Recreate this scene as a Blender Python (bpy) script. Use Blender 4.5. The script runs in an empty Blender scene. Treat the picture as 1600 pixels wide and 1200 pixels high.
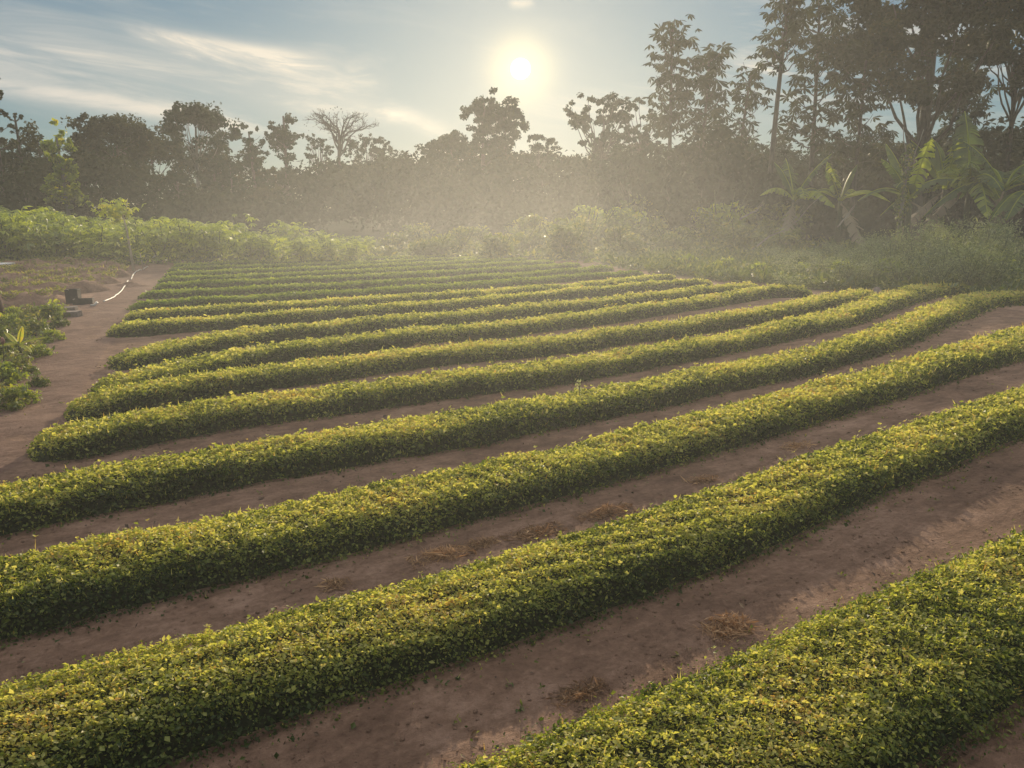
import bpy, math, random
import numpy as np
from mathutils import Vector

R = math.radians
SUN_POWER = 5.0
LAMP_DEG = 14.5
SKY_K = 0.080
CLOUD_FILL = 2.3
HAZE = 0.0015
HAZE_LOW = 0.0072
HAZE_H1 = 2.4
HAZE_H2 = 7.0
HAZE_STEP = 0.4
HAZE_G = 0.60
LEAF_COVER = 1.4
rng = np.random.default_rng(7)
random.seed(7)
scene = bpy.context.scene
COL = scene.collection

# ------------------------------------------------------------------ camera model
F_PX = 1204.0            # focal length in units of the 1600 px wide frame
CAM_H = 1.9
PITCH = math.atan(270.0 / F_PX)
SUN_EL = R(9.6)
SUN_AZ = R(0.6)          # right of straight ahead (+Y)

cam_d = bpy.data.cameras.new('camera')
cam = bpy.data.objects.new('camera', cam_d)
COL.objects.link(cam)
cam.location = (0, 0, CAM_H)
cam.rotation_euler = (R(90) - PITCH, 0, 0)
cam_d.sensor_width = 36.0
cam_d.lens = 36.0 * F_PX / 1600.0
cam_d.clip_start = 0.05
cam_d.clip_end = 3000
scene.camera = cam


def smooth(t):
    t = np.clip(t, 0, 1)
    return t * t * (3 - 2 * t)


def terrain(x, y):
    """gentle swell of the field: a low rise on the right hand side"""
    x = np.asarray(x, float)
    y = np.asarray(y, float)
    z = 0.20 * smooth((x - 0.5) / 6.5) - 0.25 * smooth((x - 8.5) / 5.0) * smooth((24 - y) / 8)
    z = z + 0.9 * smooth((y - 34) / 60)
    return z


def ground_at(px, py, off=0.0):
    """world point on the terrain seen at photo pixel (px, py)"""
    u, v = px - 800.0, py - 600.0
    dx = u
    dy = math.cos(PITCH) * F_PX - math.sin(PITCH) * v
    dz = -(math.sin(PITCH) * F_PX + math.cos(PITCH) * v)
    z = off
    X = Y = 0
    for _ in range(60):
        t = (CAM_H - z) / (-dz)
        X, Y = dx * t, dy * t
        z = 0.5 * z + 0.5 * (float(terrain(X, Y)) + off)
    return np.array([X, Y, float(terrain(X, Y))])


def x_at(px, Y, z=1.5):
    zc = Y * math.cos(PITCH) + (CAM_H - z) * math.sin(PITCH)
    return (px - 800.0) / F_PX * zc


def z_at(py, Y):
    return CAM_H + math.tan(math.atan((600.0 - py) / F_PX) - PITCH) * Y


# ------------------------------------------------------------------ mesh helpers
class MB:
    """collects quads (numpy) and builds ONE mesh object"""
    def __init__(self):
        self.V, self.Q, self.M, self.A, self.S = [], [], [], [], []
        self.n = 0

    def add(self, V, Q, mat=0, rnd=None, smooth_=True):
        V = np.asarray(V, float).reshape(-1, 3)
        Q = np.asarray(Q, int).reshape(-1, 4)
        self.V.append(V)
        self.Q.append(Q + self.n)
        self.n += len(V)
        self.M.append(np.full(len(Q), mat, np.int32))
        if rnd is None:
            rnd = rng.random(len(Q)) * 0.15 + 0.4
        self.A.append(np.broadcast_to(np.asarray(rnd, float), (len(Q),)).copy())
        self.S.append(np.full(len(Q), smooth_, bool))
        return self

    def mesh(self, name, mats):
        V = np.concatenate(self.V)
        Q = np.concatenate(self.Q)
        me = bpy.data.meshes.new(name)
        me.vertices.add(len(V))
        me.vertices.foreach_set('co', V.astype(np.float32).ravel())
        me.loops.add(len(Q) * 4)
        me.loops.foreach_set('vertex_index', Q.astype(np.int32).ravel())
        me.polygons.add(len(Q))
        me.polygons.foreach_set('loop_start', (np.arange(len(Q)) * 4).astype(np.int32))
        me.polygons.foreach_set('loop_total', np.full(len(Q), 4, np.int32))
        me.polygons.foreach_set('material_index', np.concatenate(self.M))
        me.update(calc_edges=True)
        me.polygons.foreach_set('use_smooth', np.concatenate(self.S))
        at = me.attributes.new('rnd', 'FLOAT', 'FACE')
        at.data.foreach_set('value', np.concatenate(self.A).astype(np.float32))
        for m in mats:
            me.materials.append(m)
        return me

    def build(self, name, mats, parent=None, loc=None):
        if not isinstance(mats, (list, tuple)):
            mats = [mats]
        o = bpy.data.objects.new(name, self.mesh(name, mats))
        COL.objects.link(o)
        if parent is not None:
            o.parent = parent
        if loc is not None:
            o.location = loc
        return o

    # ---- shapes
    def tube(self, pts, radii, n=7, mat=0, rnd=None, cap=True):
        P = np.asarray(pts, float)
        r = np.broadcast_to(np.asarray(radii, float), (len(P),))
        T = np.gradient(P, axis=0)
        T /= np.linalg.norm(T, axis=1)[:, None] + 1e-9
        ref = np.array([0.37, 0.21, 0.9]) if abs(T[0, 2]) < 0.8 else np.array([0.9, 0.31, 0.1])
        a = np.cross(T, ref)
        a /= np.linalg.norm(a, axis=1)[:, None] + 1e-9
        b = np.cross(T, a)
        th = np.arange(n) * 2 * math.pi / n
        V = P[:, None, :] + r[:, None, None] * (np.cos(th)[None, :, None] * a[:, None, :] + np.sin(th)[None, :, None] * b[:, None, :])
        m = len(P)
        i, j = np.meshgrid(np.arange(m - 1), np.arange(n), indexing='ij')
        Q = np.stack([i * n + j, i * n + (j + 1) % n, (i + 1) * n + (j + 1) % n, (i + 1) * n + j], -1).reshape(-1, 4)
        V = V.reshape(-1, 3)
        if cap:
            c0, c1 = len(V), len(V) + 1
            V = np.concatenate([V, P[:1], P[-1:]])
            capq = []
            for k in range(0, n, 2):
                k1, k2 = (k + 1) % n, (k + 2) % n
                if k2 == k1:
                    continue
                capq.append([c0, k2, k1, k])
                e = (m - 1) * n
                capq.append([c1, e + k, e + k1, e + k2])
            Q = np.concatenate([Q, np.array(capq)])
        return self.add(V, Q, mat, rnd)

    def box(self, c, s, rz=0.0, mat=0, rnd=None, taper=1.0, jit=0.0, bev=0.0):
        """box with chamfered vertical and top edges"""
        sx, sy, sz = [k / 2 for k in s]
        bev = min(bev or 0.06 * min(s), 0.4 * min(s))
        ca, sa = math.cos(rz), math.sin(rz)
        rings = []
        for z, ins, tp in ((-sz, 0, 1), (sz - bev, 0, taper), (sz, bev, taper)):
            ring = []
            x, y = sx * tp - ins, sy * tp - ins
            b = bev
            for px, py in ((x, y - b), (x - b, y), (-x + b, y), (-x, y - b), (-x, -y + b), (-x + b, -y), (x - b, -y), (x, -y + b)):
                ring.append((px, py, z))
            rings.append(ring)
        V = np.array(rings).reshape(-1, 3)
        if jit:
            V = V + rng.normal(0, jit, V.shape)
        V2 = V.copy()
        V2[:, 0] = V[:, 0] * ca - V[:, 1] * sa + c[0]
        V2[:, 1] = V[:, 0] * sa + V[:, 1] * ca + c[1]
        V2[:, 2] = V[:, 2] + c[2]
        Q = []
        for i in range(2):
            for j in range(8):
                Q.append([i * 8 + j, i * 8 + (j + 1) % 8, (i + 1) * 8 + (j + 1) % 8, (i + 1) * 8 + j])
        for base, flip in ((16, False), (0, True)):
            for a, b, c_, d in ((0, 1, 2, 3), (3, 4, 7, 0), (4, 5, 6, 7)):
                q = [base + a, base + b, base + c_, base + d]
                Q.append(q[::-1] if flip else q)
        return self.add(V2, Q, mat, rnd, False)

    def leaves(self, P, A, N, L, W, fold=0.25, mat=0, rnd=None, mid=0.5):
        P = np.asarray(P, float)
        n = len(P)
        L = np.broadcast_to(np.asarray(L, float), (n,))[:, None]
        W = np.broadcast_to(np.asarray(W, float), (n,))[:, None]
        S = np.cross(A, N)
        S /= np.linalg.norm(S, axis=1)[:, None] + 1e-9
        base = P
        tip = P + A * L
        m = P + A * L * mid
        V = np.stack([base, m + S * W / 2 + N * W * fold, tip, m - S * W / 2 + N * W * fold], 1).reshape(-1, 3)
        Q = np.arange(n * 4).reshape(-1, 4)
        if rnd is None:
            rnd = rng.random(n)
        return self.add(V, Q, mat, rnd, False)


def unit(v):
    return v / (np.linalg.norm(v, axis=-1, keepdims=True) + 1e-9)


def rand_dirs(n, bias=(0, 0, 0), spread=1.0):
    return unit(rng.normal(0, spread, (n, 3)) + np.asarray(bias, float))


def perp_axis(N):
    """random unit vectors perpendicular to N"""
    r = rng.normal(0, 1, N.shape)
    return unit(r - (r * N).sum(1)[:, None] * N)


def wob(x, y, seed, f0=1.0, octs=4):
    """smooth pseudo noise in about -1..1"""
    r = np.random.default_rng(seed)
    out = 0
    amp = 1.0
    tot = 0
    for o in range(octs):
        for _ in range(3):
            a = r.random() * 2 * math.pi
            f = f0 * (2.0 ** o) * (0.7 + 0.6 * r.random())
            out = out + amp * np.sin((x * math.cos(a) + y * math.sin(a)) * f * 2 * math.pi + r.random() * 6.28)
            tot += amp * 0.6
        amp *= 0.55
    return out / tot


# ------------------------------------------------------------------ tagging
def tag(o, label=None, cat=None, group=None, kind=None):
    if label: o['label'] = label
    if cat: o['category'] = cat
    if group: o['group'] = group
    if kind: o['kind'] = kind
    return o


def thing(name, label, cat, loc=(0, 0, 0), rz=0.0, group=None, scale=1.0):
    o = bpy.data.objects.new(name, None)
    o.empty_display_size = 0.2
    COL.objects.link(o)
    o.location = loc
    o.rotation_euler = (0, 0, rz)
    o.scale = (scale, scale, scale) if not isinstance(scale, (tuple, list)) else scale
    return tag(o, label, cat, group)


def copy_tree(o, parent=None):
    c = o.copy()
    COL.objects.link(c)
    if parent is not None:
        c.parent = parent
    for ch in list(o.children):
        copy_tree(ch, c)
    return c


ONES = ['', 'first', 'second', 'third', 'fourth', 'fifth', 'sixth', 'seventh', 'eighth', 'ninth', 'tenth', 'eleventh', 'twelfth',
        'thirteenth', 'fourteenth', 'fifteenth', 'sixteenth', 'seventeenth', 'eighteenth', 'nineteenth', 'twentieth']


def nth(n):
    if n <= 20:
        return ONES[n]
    return {2: 'twenty', 3: 'thirty', 4: 'forty'}[n // 10] + '-' + ONES[n % 10] if n % 10 else {3: 'thirtieth', 4: 'fortieth'}[n // 10]


# ------------------------------------------------------------------ materials
def new_mat(name):
    m = bpy.data.materials.new(name)
    m.use_nodes = True
    nt = m.node_tree
    nt.nodes.clear()
    out = nt.nodes.new('ShaderNodeOutputMaterial')
    return m, nt, out


def ramp(nt, stops, fac):
    r = nt.nodes.new('ShaderNodeValToRGB')
    e = r.color_ramp.elements
    while len(e) < len(stops):
        e.new(0.5)
    for k, (p, c) in enumerate(stops):
        e[k].position = p
        e[k].color = (*c, 1)
    nt.links.new(fac, r.inputs[0])
    return r.outputs[0]


def leaf_mat(name, stops, trans=0.45, rough=0.45, tcol=(1.35, 1.30, 0.62), spec=0.5, patch=0.0, patch_scale=1.5):
    m, nt, out = new_mat(name)
    at = nt.nodes.new('ShaderNodeAttribute')
    at.attribute_name = 'rnd'
    fac = at.outputs['Fac']
    if patch:
        tc = nt.nodes.new('ShaderNodeTexCoord')
        no = nt.nodes.new('ShaderNodeTexNoise')
        no.inputs['Scale'].default_value = patch_scale
        no.inputs['Detail'].default_value = 3
        nt.links.new(tc.outputs['Object'], no.inputs['Vector'])
        ma = nt.nodes.new('ShaderNodeMath')
        ma.operation = 'MULTIPLY_ADD'
        nt.links.new(no.outputs['Fac'], ma.inputs[0])
        ma.inputs[1].default_value = patch
        nt.links.new(fac, ma.inputs[2])
        mb = nt.nodes.new('ShaderNodeMath')
        mb.operation = 'SUBTRACT'
        mb.inputs[1].default_value = patch * 0.5
        nt.links.new(ma.outputs[0], mb.inputs[0])
        fac = mb.outputs[0]
    col = ramp(nt, stops, fac)
    pb = nt.nodes.new('ShaderNodeBsdfPrincipled')
    pb.inputs['Roughness'].default_value = rough
    pb.inputs['Specular IOR Level'].default_value = spec
    nt.links.new(col, pb.inputs['Base Color'])
    tr = nt.nodes.new('ShaderNodeBsdfTranslucent')
    mx = nt.nodes.new('ShaderNodeMix')
    mx.data_type = 'RGBA'
    mx.blend_type = 'MULTIPLY'
    mx.inputs['Factor'].default_value = 1
    nt.links.new(col, mx.inputs[6])
    mx.inputs[7].default_value = (*tcol, 1)
    nt.links.new(mx.outputs[2], tr.inputs['Color'])
    ms = nt.nodes.new('ShaderNodeMixShader')
    ms.inputs[0].default_value = trans
    nt.links.new(pb.outputs[0], ms.inputs[1])
    nt.links.new(tr.outputs[0], ms.inputs[2])
    nt.links.new(ms.outputs[0], out.inputs[0])
    return m


def rough_mat(name, c1, c2, scale=8.0, rough=0.9, bump=0.3, stretch=(1, 1, 1), bdist=0.02):
    m, nt, out = new_mat(name)
    tc = nt.nodes.new('ShaderNodeTexCoord')
    mp = nt.nodes.new('ShaderNodeMapping')
    mp.inputs['Scale'].default_value = stretch
    nt.links.new(tc.outputs['Object'], mp.inputs['Vector'])
    no = nt.nodes.new('ShaderNodeTexNoise')
    no.inputs['Scale'].default_value = scale
    no.inputs['Detail'].default_value = 6
    nt.links.new(mp.outputs[0], no.inputs['Vector'])
    col = ramp(nt, [(0.3, c1), (0.7, c2)], no.outputs['Fac'])
    pb = nt.nodes.new('ShaderNodeBsdfPrincipled')
    pb.inputs['Roughness'].default_value = rough
    pb.inputs['Specular IOR Level'].default_value = 0.25
    nt.links.new(col, pb.inputs['Base Color'])
    bp = nt.nodes.new('ShaderNodeBump')
    bp.inputs['Strength'].default_value = bump
    bp.inputs['Distance'].default_value = bdist
    nt.links.new(no.outputs['Fac'], bp.inputs['Height'])
    nt.links.new(bp.outputs[0], pb.inputs['Normal'])
    nt.links.new(pb.outputs[0], out.inputs[0])
    return m


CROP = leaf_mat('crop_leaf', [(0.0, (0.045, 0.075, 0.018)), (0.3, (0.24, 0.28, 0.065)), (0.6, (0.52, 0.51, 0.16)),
                              (0.85, (0.60, 0.55, 0.25)), (0.97, (0.42, 0.28, 0.11))], trans=0.6, rough=0.5, spec=0.4, patch=0.8, patch_scale=2.2)  # dark end deepens the shade painted on the bed flanks
CROP_FAR = leaf_mat('green_crop_leaf', [(0.0, (0.07, 0.115, 0.022)), (0.5, (0.22, 0.28, 0.050)), (1.0, (0.42, 0.45, 0.10))],
                    trans=0.55, rough=0.55, spec=0.3, patch=0.6, tcol=(1.15, 1.2, 0.5))
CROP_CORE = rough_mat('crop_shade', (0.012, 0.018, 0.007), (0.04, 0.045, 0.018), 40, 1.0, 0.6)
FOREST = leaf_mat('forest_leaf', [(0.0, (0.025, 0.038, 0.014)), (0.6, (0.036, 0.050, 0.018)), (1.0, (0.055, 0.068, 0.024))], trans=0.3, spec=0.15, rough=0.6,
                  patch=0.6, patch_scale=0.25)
FOREST_W = leaf_mat('warm_forest_leaf', [(0.0, (0.030, 0.036, 0.014)), (0.6, (0.045, 0.050, 0.018)), (1.0, (0.085, 0.078, 0.028))], trans=0.35, spec=0.15, rough=0.6,
                    patch=0.6, patch_scale=0.3)
UNDER = leaf_mat('undergrowth_leaf', [(0.0, (0.028, 0.034, 0.014)), (1.0, (0.052, 0.058, 0.022))], trans=0.08, spec=0.05, rough=0.9)
LIT = leaf_mat('lit_leaf', [(0.0, (0.07, 0.11, 0.018)), (0.6, (0.22, 0.28, 0.035)), (0.9, (0.44, 0.48, 0.045)), (1.0, (0.55, 0.46, 0.05))], trans=0.5)
CASSAVA = leaf_mat('cassava_leaf', [(0.0, (0.07, 0.11, 0.018)), (0.5, (0.24, 0.30, 0.040)), (0.85, (0.48, 0.52, 0.06)), (1.0, (0.62, 0.56, 0.07))],
                   trans=0.5, patch=0.5, patch_scale=1.0)
WEED = leaf_mat('weed_leaf', [(0.0, (0.05, 0.08, 0.018)), (0.6, (0.13, 0.17, 0.035)), (1.0, (0.30, 0.28, 0.07))], trans=0.45)
FEATHER = leaf_mat('feathery_leaf', [(0.0, (0.10, 0.13, 0.055)), (0.6, (0.24, 0.28, 0.13)), (1.0, (0.48, 0.50, 0.30))], trans=0.4)
BANANA = leaf_mat('banana_leaf', [(0.0, (0.04, 0.07, 0.03)), (0.6, (0.10, 0.15, 0.04)), (1.0, (0.34, 0.40, 0.05))], trans=0.5, rough=0.55, spec=0.2)
BANANA_DRY = leaf_mat('dry_banana_leaf', [(0.0, (0.10, 0.08, 0.05)), (1.0, (0.26, 0.21, 0.14))], trans=0.2, rough=0.8, tcol=(1, 0.9, 0.7))
DRY = leaf_mat('dried_stem', [(0.0, (0.12, 0.075, 0.045)), (0.5, (0.32, 0.20, 0.11)), (1.0, (0.60, 0.40, 0.22))], trans=0.25, rough=0.8, tcol=(1.1, 0.85, 0.6), spec=0.2)
BARK = rough_mat('bark', (0.06, 0.048, 0.036), (0.16, 0.13, 0.10), 9, 0.95, 0.5, (1, 1, 0.3))
BARK_PALE = rough_mat('pale_bark', (0.16, 0.14, 0.11), (0.30, 0.27, 0.22), 9, 0.9, 0.4, (1, 1, 0.3))
STEM = rough_mat('green_stem', (0.05, 0.07, 0.02), (0.12, 0.12, 0.05), 12, 0.8, 0.3)
SEEDLING = leaf_mat('seedling_leaf', [(0.0, (0.06, 0.09, 0.02)), (0.6, (0.20, 0.22, 0.05)), (1.0, (0.38, 0.32, 0.12))], trans=0.5)
LITTER = leaf_mat('litter_leaf', [(0.0, (0.05, 0.03, 0.02)), (0.5, (0.13, 0.08, 0.05)), (0.85, (0.26, 0.18, 0.11)), (1.0, (0.13, 0.15, 0.05))], trans=0.1, rough=0.85)

# ================================================================== SKY AND SUN
LAMP_EL = R(LAMP_DEG)
lamp_dir = Vector((math.sin(SUN_AZ) * math.cos(LAMP_EL), math.cos(SUN_AZ) * math.cos(LAMP_EL), math.sin(LAMP_EL)))
sun_dir = Vector((math.sin(SUN_AZ) * math.cos(SUN_EL), math.cos(SUN_AZ) * math.cos(SUN_EL), math.sin(SUN_EL)))
sl = bpy.data.lights.new('sun', 'SUN')
sl.energy = SUN_POWER
sl.angle = R(0.6)
sl.color = (1.0, 0.82, 0.56)
so = bpy.data.objects.new('sun', sl)
COL.objects.link(so)
so.rotation_euler = (-lamp_dir).to_track_quat('-Z', 'Y').to_euler()
so.location = (0, 0, 60)

world = bpy.data.worlds.new('World')
scene.world = world
world.use_nodes = True
wt = world.node_tree
wt.nodes.clear()


class NX:
    """tiny expression builder on the world node tree"""
    def m(self, op, a, b=None, c=None, clamp=False):
        n = wt.nodes.new('ShaderNodeMath')
        n.operation = op
        n.use_clamp = clamp
        for k, v in enumerate((a, b, c)):
            if v is None: continue
            if isinstance(v, (int, float)): n.inputs[k].default_value = v
            else: wt.links.new(v, n.inputs[k])
        return n.outputs[0]

    def mixc(self, f, a, b, mode='MIX'):
        n = wt.nodes.new('ShaderNodeMix')
        n.data_type = 'RGBA'
        n.blend_type = mode
        for k, v in ((0, f), (6, a), (7, b)):
            if isinstance(v, (int, float)): n.inputs[k].default_value = v
            elif isinstance(v, tuple): n.inputs[k].default_value = (*v, 1)
            else: wt.links.new(v, n.inputs[k])
        return n.outputs[2]

    def sstep(self, x, lo, hi):
        n = wt.nodes.new('ShaderNodeMapRange')
        n.interpolation_type = 'SMOOTHSTEP'
        wt.links.new(x, n.inputs[0])
        n.inputs[1].default_value, n.inputs[2].default_value = lo, hi
        return n.outputs[0]


nx = NX()
tc = wt.nodes.new('ShaderNodeTexCoord')
nrm = wt.nodes.new('ShaderNodeVectorMath')
nrm.operation = 'NORMALIZE'
wt.links.new(tc.outputs['Generated'], nrm.inputs[0])
sep = wt.nodes.new('ShaderNodeSeparateXYZ')
wt.links.new(nrm.outputs[0], sep.inputs[0])
dX, dY, dZ = sep.outputs
sky = wt.nodes.new('ShaderNodeTexSky')
sky.sky_type = 'NISHITA'
sky.sun_disc = False
sky.sun_elevation = SUN_EL
sky.sun_rotation = SUN_AZ
sky.air_density = 1.0
sky.dust_density = 0.25
sky.ozone_density = 1.3
az = nx.m('ARCTAN2', dX, dY)
el = nx.m('ARCSINE', dZ)


def px_az(px): return math.atan((px - 800) / F_PX)
def px_el(py): return math.atan((600 - py) / F_PX) - PITCH


def wnoise(sx, sy, rot, scale, detail=6, rough=0.6, dist=0.0, off=0.0):
    """noise over (azimuth, elevation), drawn out along a streak direction"""
    ca, sa = math.cos(rot), math.sin(rot)
    u = nx.m('ADD', nx.m('MULTIPLY', az, ca * sx), nx.m('MULTIPLY', el, sa * sx))
    v = nx.m('ADD', nx.m('MULTIPLY', az, -sa * sy), nx.m('MULTIPLY', el, ca * sy))
    cx = wt.nodes.new('ShaderNodeCombineXYZ')
    wt.links.new(u, cx.inputs[0]); wt.links.new(v, cx.inputs[1])
    cx.inputs[2].default_value = off
    n = wt.nodes.new('ShaderNodeTexNoise')
    n.inputs['Scale'].default_value = scale
    n.inputs['Detail'].default_value = detail
    n.inputs['Roughness'].default_value = rough
    n.inputs['Distortion'].default_value = dist
    wt.links.new(cx.outputs[0], n.inputs['Vector'])
    return n.outputs['Fac']


def band(x0, y0, x1, y1, half, fade0, fade1, wave=None):
    """soft band of cloud from one sky direction to another"""
    a0, e0, a1, e1 = px_az(x0), px_el(y0), px_az(x1), px_el(y1)
    k = (e1 - e0) / (a1 - a0)
    line = nx.m('ADD', nx.m('MULTIPLY', az, k), e0 - k * a0)
    d = nx.m('SUBTRACT', el, line)
    if wave is not None:
        d = nx.m('ADD', d, nx.m('MULTIPLY', nx.m('SUBTRACT', wave, 0.5), half * 1.6))
    g = nx.m('DIVIDE', d, half)
    g = nx.m('POWER', 2.718, nx.m('MULTIPLY', nx.m('MULTIPLY', g, g), -1.0))
    m0 = nx.sstep(az, a0 - fade0, a0 + fade0)
    m1 = nx.sstep(az, a1 + fade1, a1 - fade1)
    return nx.m('MULTIPLY', g, nx.m('MULTIPLY', m0, m1))


streak = wnoise(2.2, 13.0, -0.15, 1.6, 7, 0.62, 0.6)
soft = wnoise(1.5, 5.0, -0.15, 1.5, 3, 0.5, 0.3, 3.1)
fine = wnoise(4.0, 26.0, -0.10, 1.5, 6, 0.6, 0.8, 7.7)
fibre = nx.sstep(streak, 0.40, 0.66)
fibre2 = nx.sstep(fine, 0.40, 0.66)
main = nx.m('MULTIPLY', band(-420, 62, 590, 166, 0.036, 0.3, 0.05, soft), nx.m('ADD', nx.m('MULTIPLY', fibre, 0.55), 0.28))
low = nx.m('MULTIPLY', band(-100, 150, 470, 205, 0.010, 0.2, 0.08, soft), nx.m('MULTIPLY', fibre, 0.7))
lens = nx.m('MULTIPLY', band(265, 82, 500, 104, 0.0105, 0.035, 0.045, fine), nx.m('ADD', nx.m('MULTIPLY', fibre2, 1.1), 0.25))
puff = nx.m('MULTIPLY', band(560, 118, 598, 121, 0.007, 0.008, 0.008, fine), fibre2)
puff2 = nx.m('MULTIPLY', band(797, 1, 832, 2, 0.006, 0.007, 0.007, fine), nx.m('MULTIPLY', fibre2, 0.7))
tail = nx.m('MULTIPLY', band(560, 165, 690, 205, 0.012, 0.05, 0.04, soft), nx.m('ADD', nx.m('MULTIPLY', fibre, 0.7), 0.2))
strip = nx.m('MULTIPLY', band(20, 122, 105, 125, 0.004, 0.02, 0.02, fine), fibre2)
right = nx.m('MULTIPLY', band(870, 175, 1180, 110, 0.022, 0.08, 0.1, soft), nx.m('MULTIPLY', fibre, 0.55))
right2 = nx.m('MULTIPLY', band(1140, 95, 1900, 150, 0.045, 0.04, 0.3, soft), nx.m('MULTIPLY', fibre2, 0.8))
wisps = nx.m('MULTIPLY', nx.sstep(streak, 0.52, 0.85), 0.22)
cl = main
for extra in (low, lens, puff, puff2, tail, strip, right, right2, wisps):
    cl = nx.m('ADD', cl, extra)
cl = nx.m('MINIMUM', cl, 0.9)
above = nx.sstep(el, 0.0, 0.05)
cl = nx.m('MULTIPLY', cl, above)
# angle from the sun
dt = wt.nodes.new('ShaderNodeVectorMath')
dt.operation = 'DOT_PRODUCT'
wt.links.new(nrm.outputs[0], dt.inputs[0])
dt.inputs[1].default_value = sun_dir
ang = nx.m('ARCCOSINE', nx.m('MINIMUM', dt.outputs['Value'], 1.0))
gl = nx.m('DIVIDE', ang, R(1.9))
glow1 = nx.m('POWER', 2.718, nx.m('MULTIPLY', nx.m('MULTIPLY', gl, gl), -1.0))
glow2 = nx.m('POWER', 2.718, nx.m('DIVIDE', nx.m('MULTIPLY', ang, -1.0), R(6.0)))
disc = nx.sstep(ang, R(0.72), R(0.56))
skyc = nx.mixc(1.0, sky.outputs[0], (SKY_K * 0.64, SKY_K * 0.97, SKY_K * 1.45), 'MULTIPLY')
# soft shoulder: the bright sky around the sun keeps its colour, as in the photograph
kn = wt.nodes.new('ShaderNodeVectorMath'); kn.operation = 'MULTIPLY_ADD'
wt.links.new(skyc, kn.inputs[0]); kn.inputs[1].default_value = (1.0, 1.1, 1.3); kn.inputs[2].default_value = (1, 1, 1)
kd = wt.nodes.new('ShaderNodeVectorMath'); kd.operation = 'DIVIDE'
wt.links.new(skyc, kd.inputs[0]); wt.links.new(kn.outputs[0], kd.inputs[1])
skyc = kd.outputs[0]
# unseen bright cloud added overhead, above the frame, as fill light for the ground
high = nx.m('MULTIPLY', nx.sstep(el, R(34), R(62)), nx.sstep(soft, 0.30, 0.60))
skyc = nx.mixc(high, skyc, (CLOUD_FILL * 1.0, CLOUD_FILL * 0.97, CLOUD_FILL * 0.93))
# the clouds are lit from behind: brighter and warmer near the sun
cloudc = nx.mixc(nx.sstep(ang, R(45), R(5)), (0.66, 0.63, 0.58), (0.95, 0.84, 0.66))
c = nx.mixc(cl, skyc, cloudc)
c = nx.mixc(1.0, c, nx.mixc(nx.m('MULTIPLY', glow2, 0.30), (0, 0, 0), (1.0, 0.80, 0.50)), 'ADD')
c = nx.mixc(1.0, c, nx.mixc(nx.m('MULTIPLY', glow1, 0.62), (0, 0, 0), (1.0, 0.72, 0.25)), 'ADD')
c = nx.mixc(disc, c, (6.0, 5.6, 4.6))
bg = wt.nodes.new('ShaderNodeBackground')
wt.links.new(c, bg.inputs[0])
bg.inputs[1].default_value = 1.0
wo = wt.nodes.new('ShaderNodeOutputWorld')
wt.links.new(bg.outputs[0], wo.inputs[0])

# ================================================================== HAZE
mh, nt, out = new_mat('morning_haze')
vs = nt.nodes.new('ShaderNodeVolumeScatter')
vs.inputs['Color'].default_value = (0.90, 0.925, 0.94, 1)
vs.inputs['Anisotropy'].default_value = HAZE_G
nt.links.new(vs.outputs[0], out.inputs['Volume'])


def hmath(op, a, b=None):
    n = nt.nodes.new('ShaderNodeMath'); n.operation = op
    for k, v in ((0, a), (1, b)):
        if v is None: continue
        if isinstance(v, (int, float)): n.inputs[k].default_value = v
        else: nt.links.new(v, n.inputs[k])
    return n.outputs[0]


ge = nt.nodes.new('ShaderNodeNewGeometry')
hs = nt.nodes.new('ShaderNodeSeparateXYZ')
nt.links.new(ge.outputs['Position'], hs.inputs[0])
hx, hy, hz = hs.outputs
# mist lies low over the open field and thins out with height and toward the forest
low_ = hmath('MULTIPLY', hmath('POWER', 2.718, hmath('MULTIPLY', hmath('MAXIMUM', hz, 0.0), -1.0 / HAZE_H1)), HAZE_LOW)
wide_ = hmath('MULTIPLY', hmath('POWER', 2.718, hmath('MULTIPLY', hmath('MAXIMUM', hz, 0.0), -1.0 / HAZE_H2)), HAZE)
sm = nt.nodes.new('ShaderNodeMapRange'); sm.interpolation_type = 'SMOOTHSTEP'
nt.links.new(hy, sm.inputs[0]); sm.inputs[1].default_value = 75.0; sm.inputs[2].default_value = 25.0
sx = nt.nodes.new('ShaderNodeMapRange'); sx.interpolation_type = 'SMOOTHSTEP'
nt.links.new(hmath('ABSOLUTE', hmath("SUBTRACT", hx, 1.0)), sx.inputs[0]); sx.inputs[1].default_value = 23.0; sx.inputs[2].default_value = 3.0
dens = hmath('MULTIPLY', hmath('ADD', low_, wide_), hmath('MULTIPLY', sm.outputs[0], sx.outputs[0]))
nt.links.new(dens, vs.inputs['Density'])
mh.cycles.volume_step_rate = HAZE_STEP
x0, x1, y0, y1, z0, z1 = -110, 110, -12, 150, -1.5, 34
hv = np.array([[x, y, z] for z in (z0, z1) for y in (y0, y1) for x in (x0, x1)], float)
hb_ = MB().add(hv, [[0, 2, 3, 1], [4, 5, 7, 6], [0, 1, 5, 4], [2, 6, 7, 3], [0, 4, 6, 2], [1, 3, 7, 5]], 0, None, False)
haze = hb_.build('haze', mh)
tag(haze, 'thin warm haze glowing over the field and in front of the trees', 'haze', kind='stuff')

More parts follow.
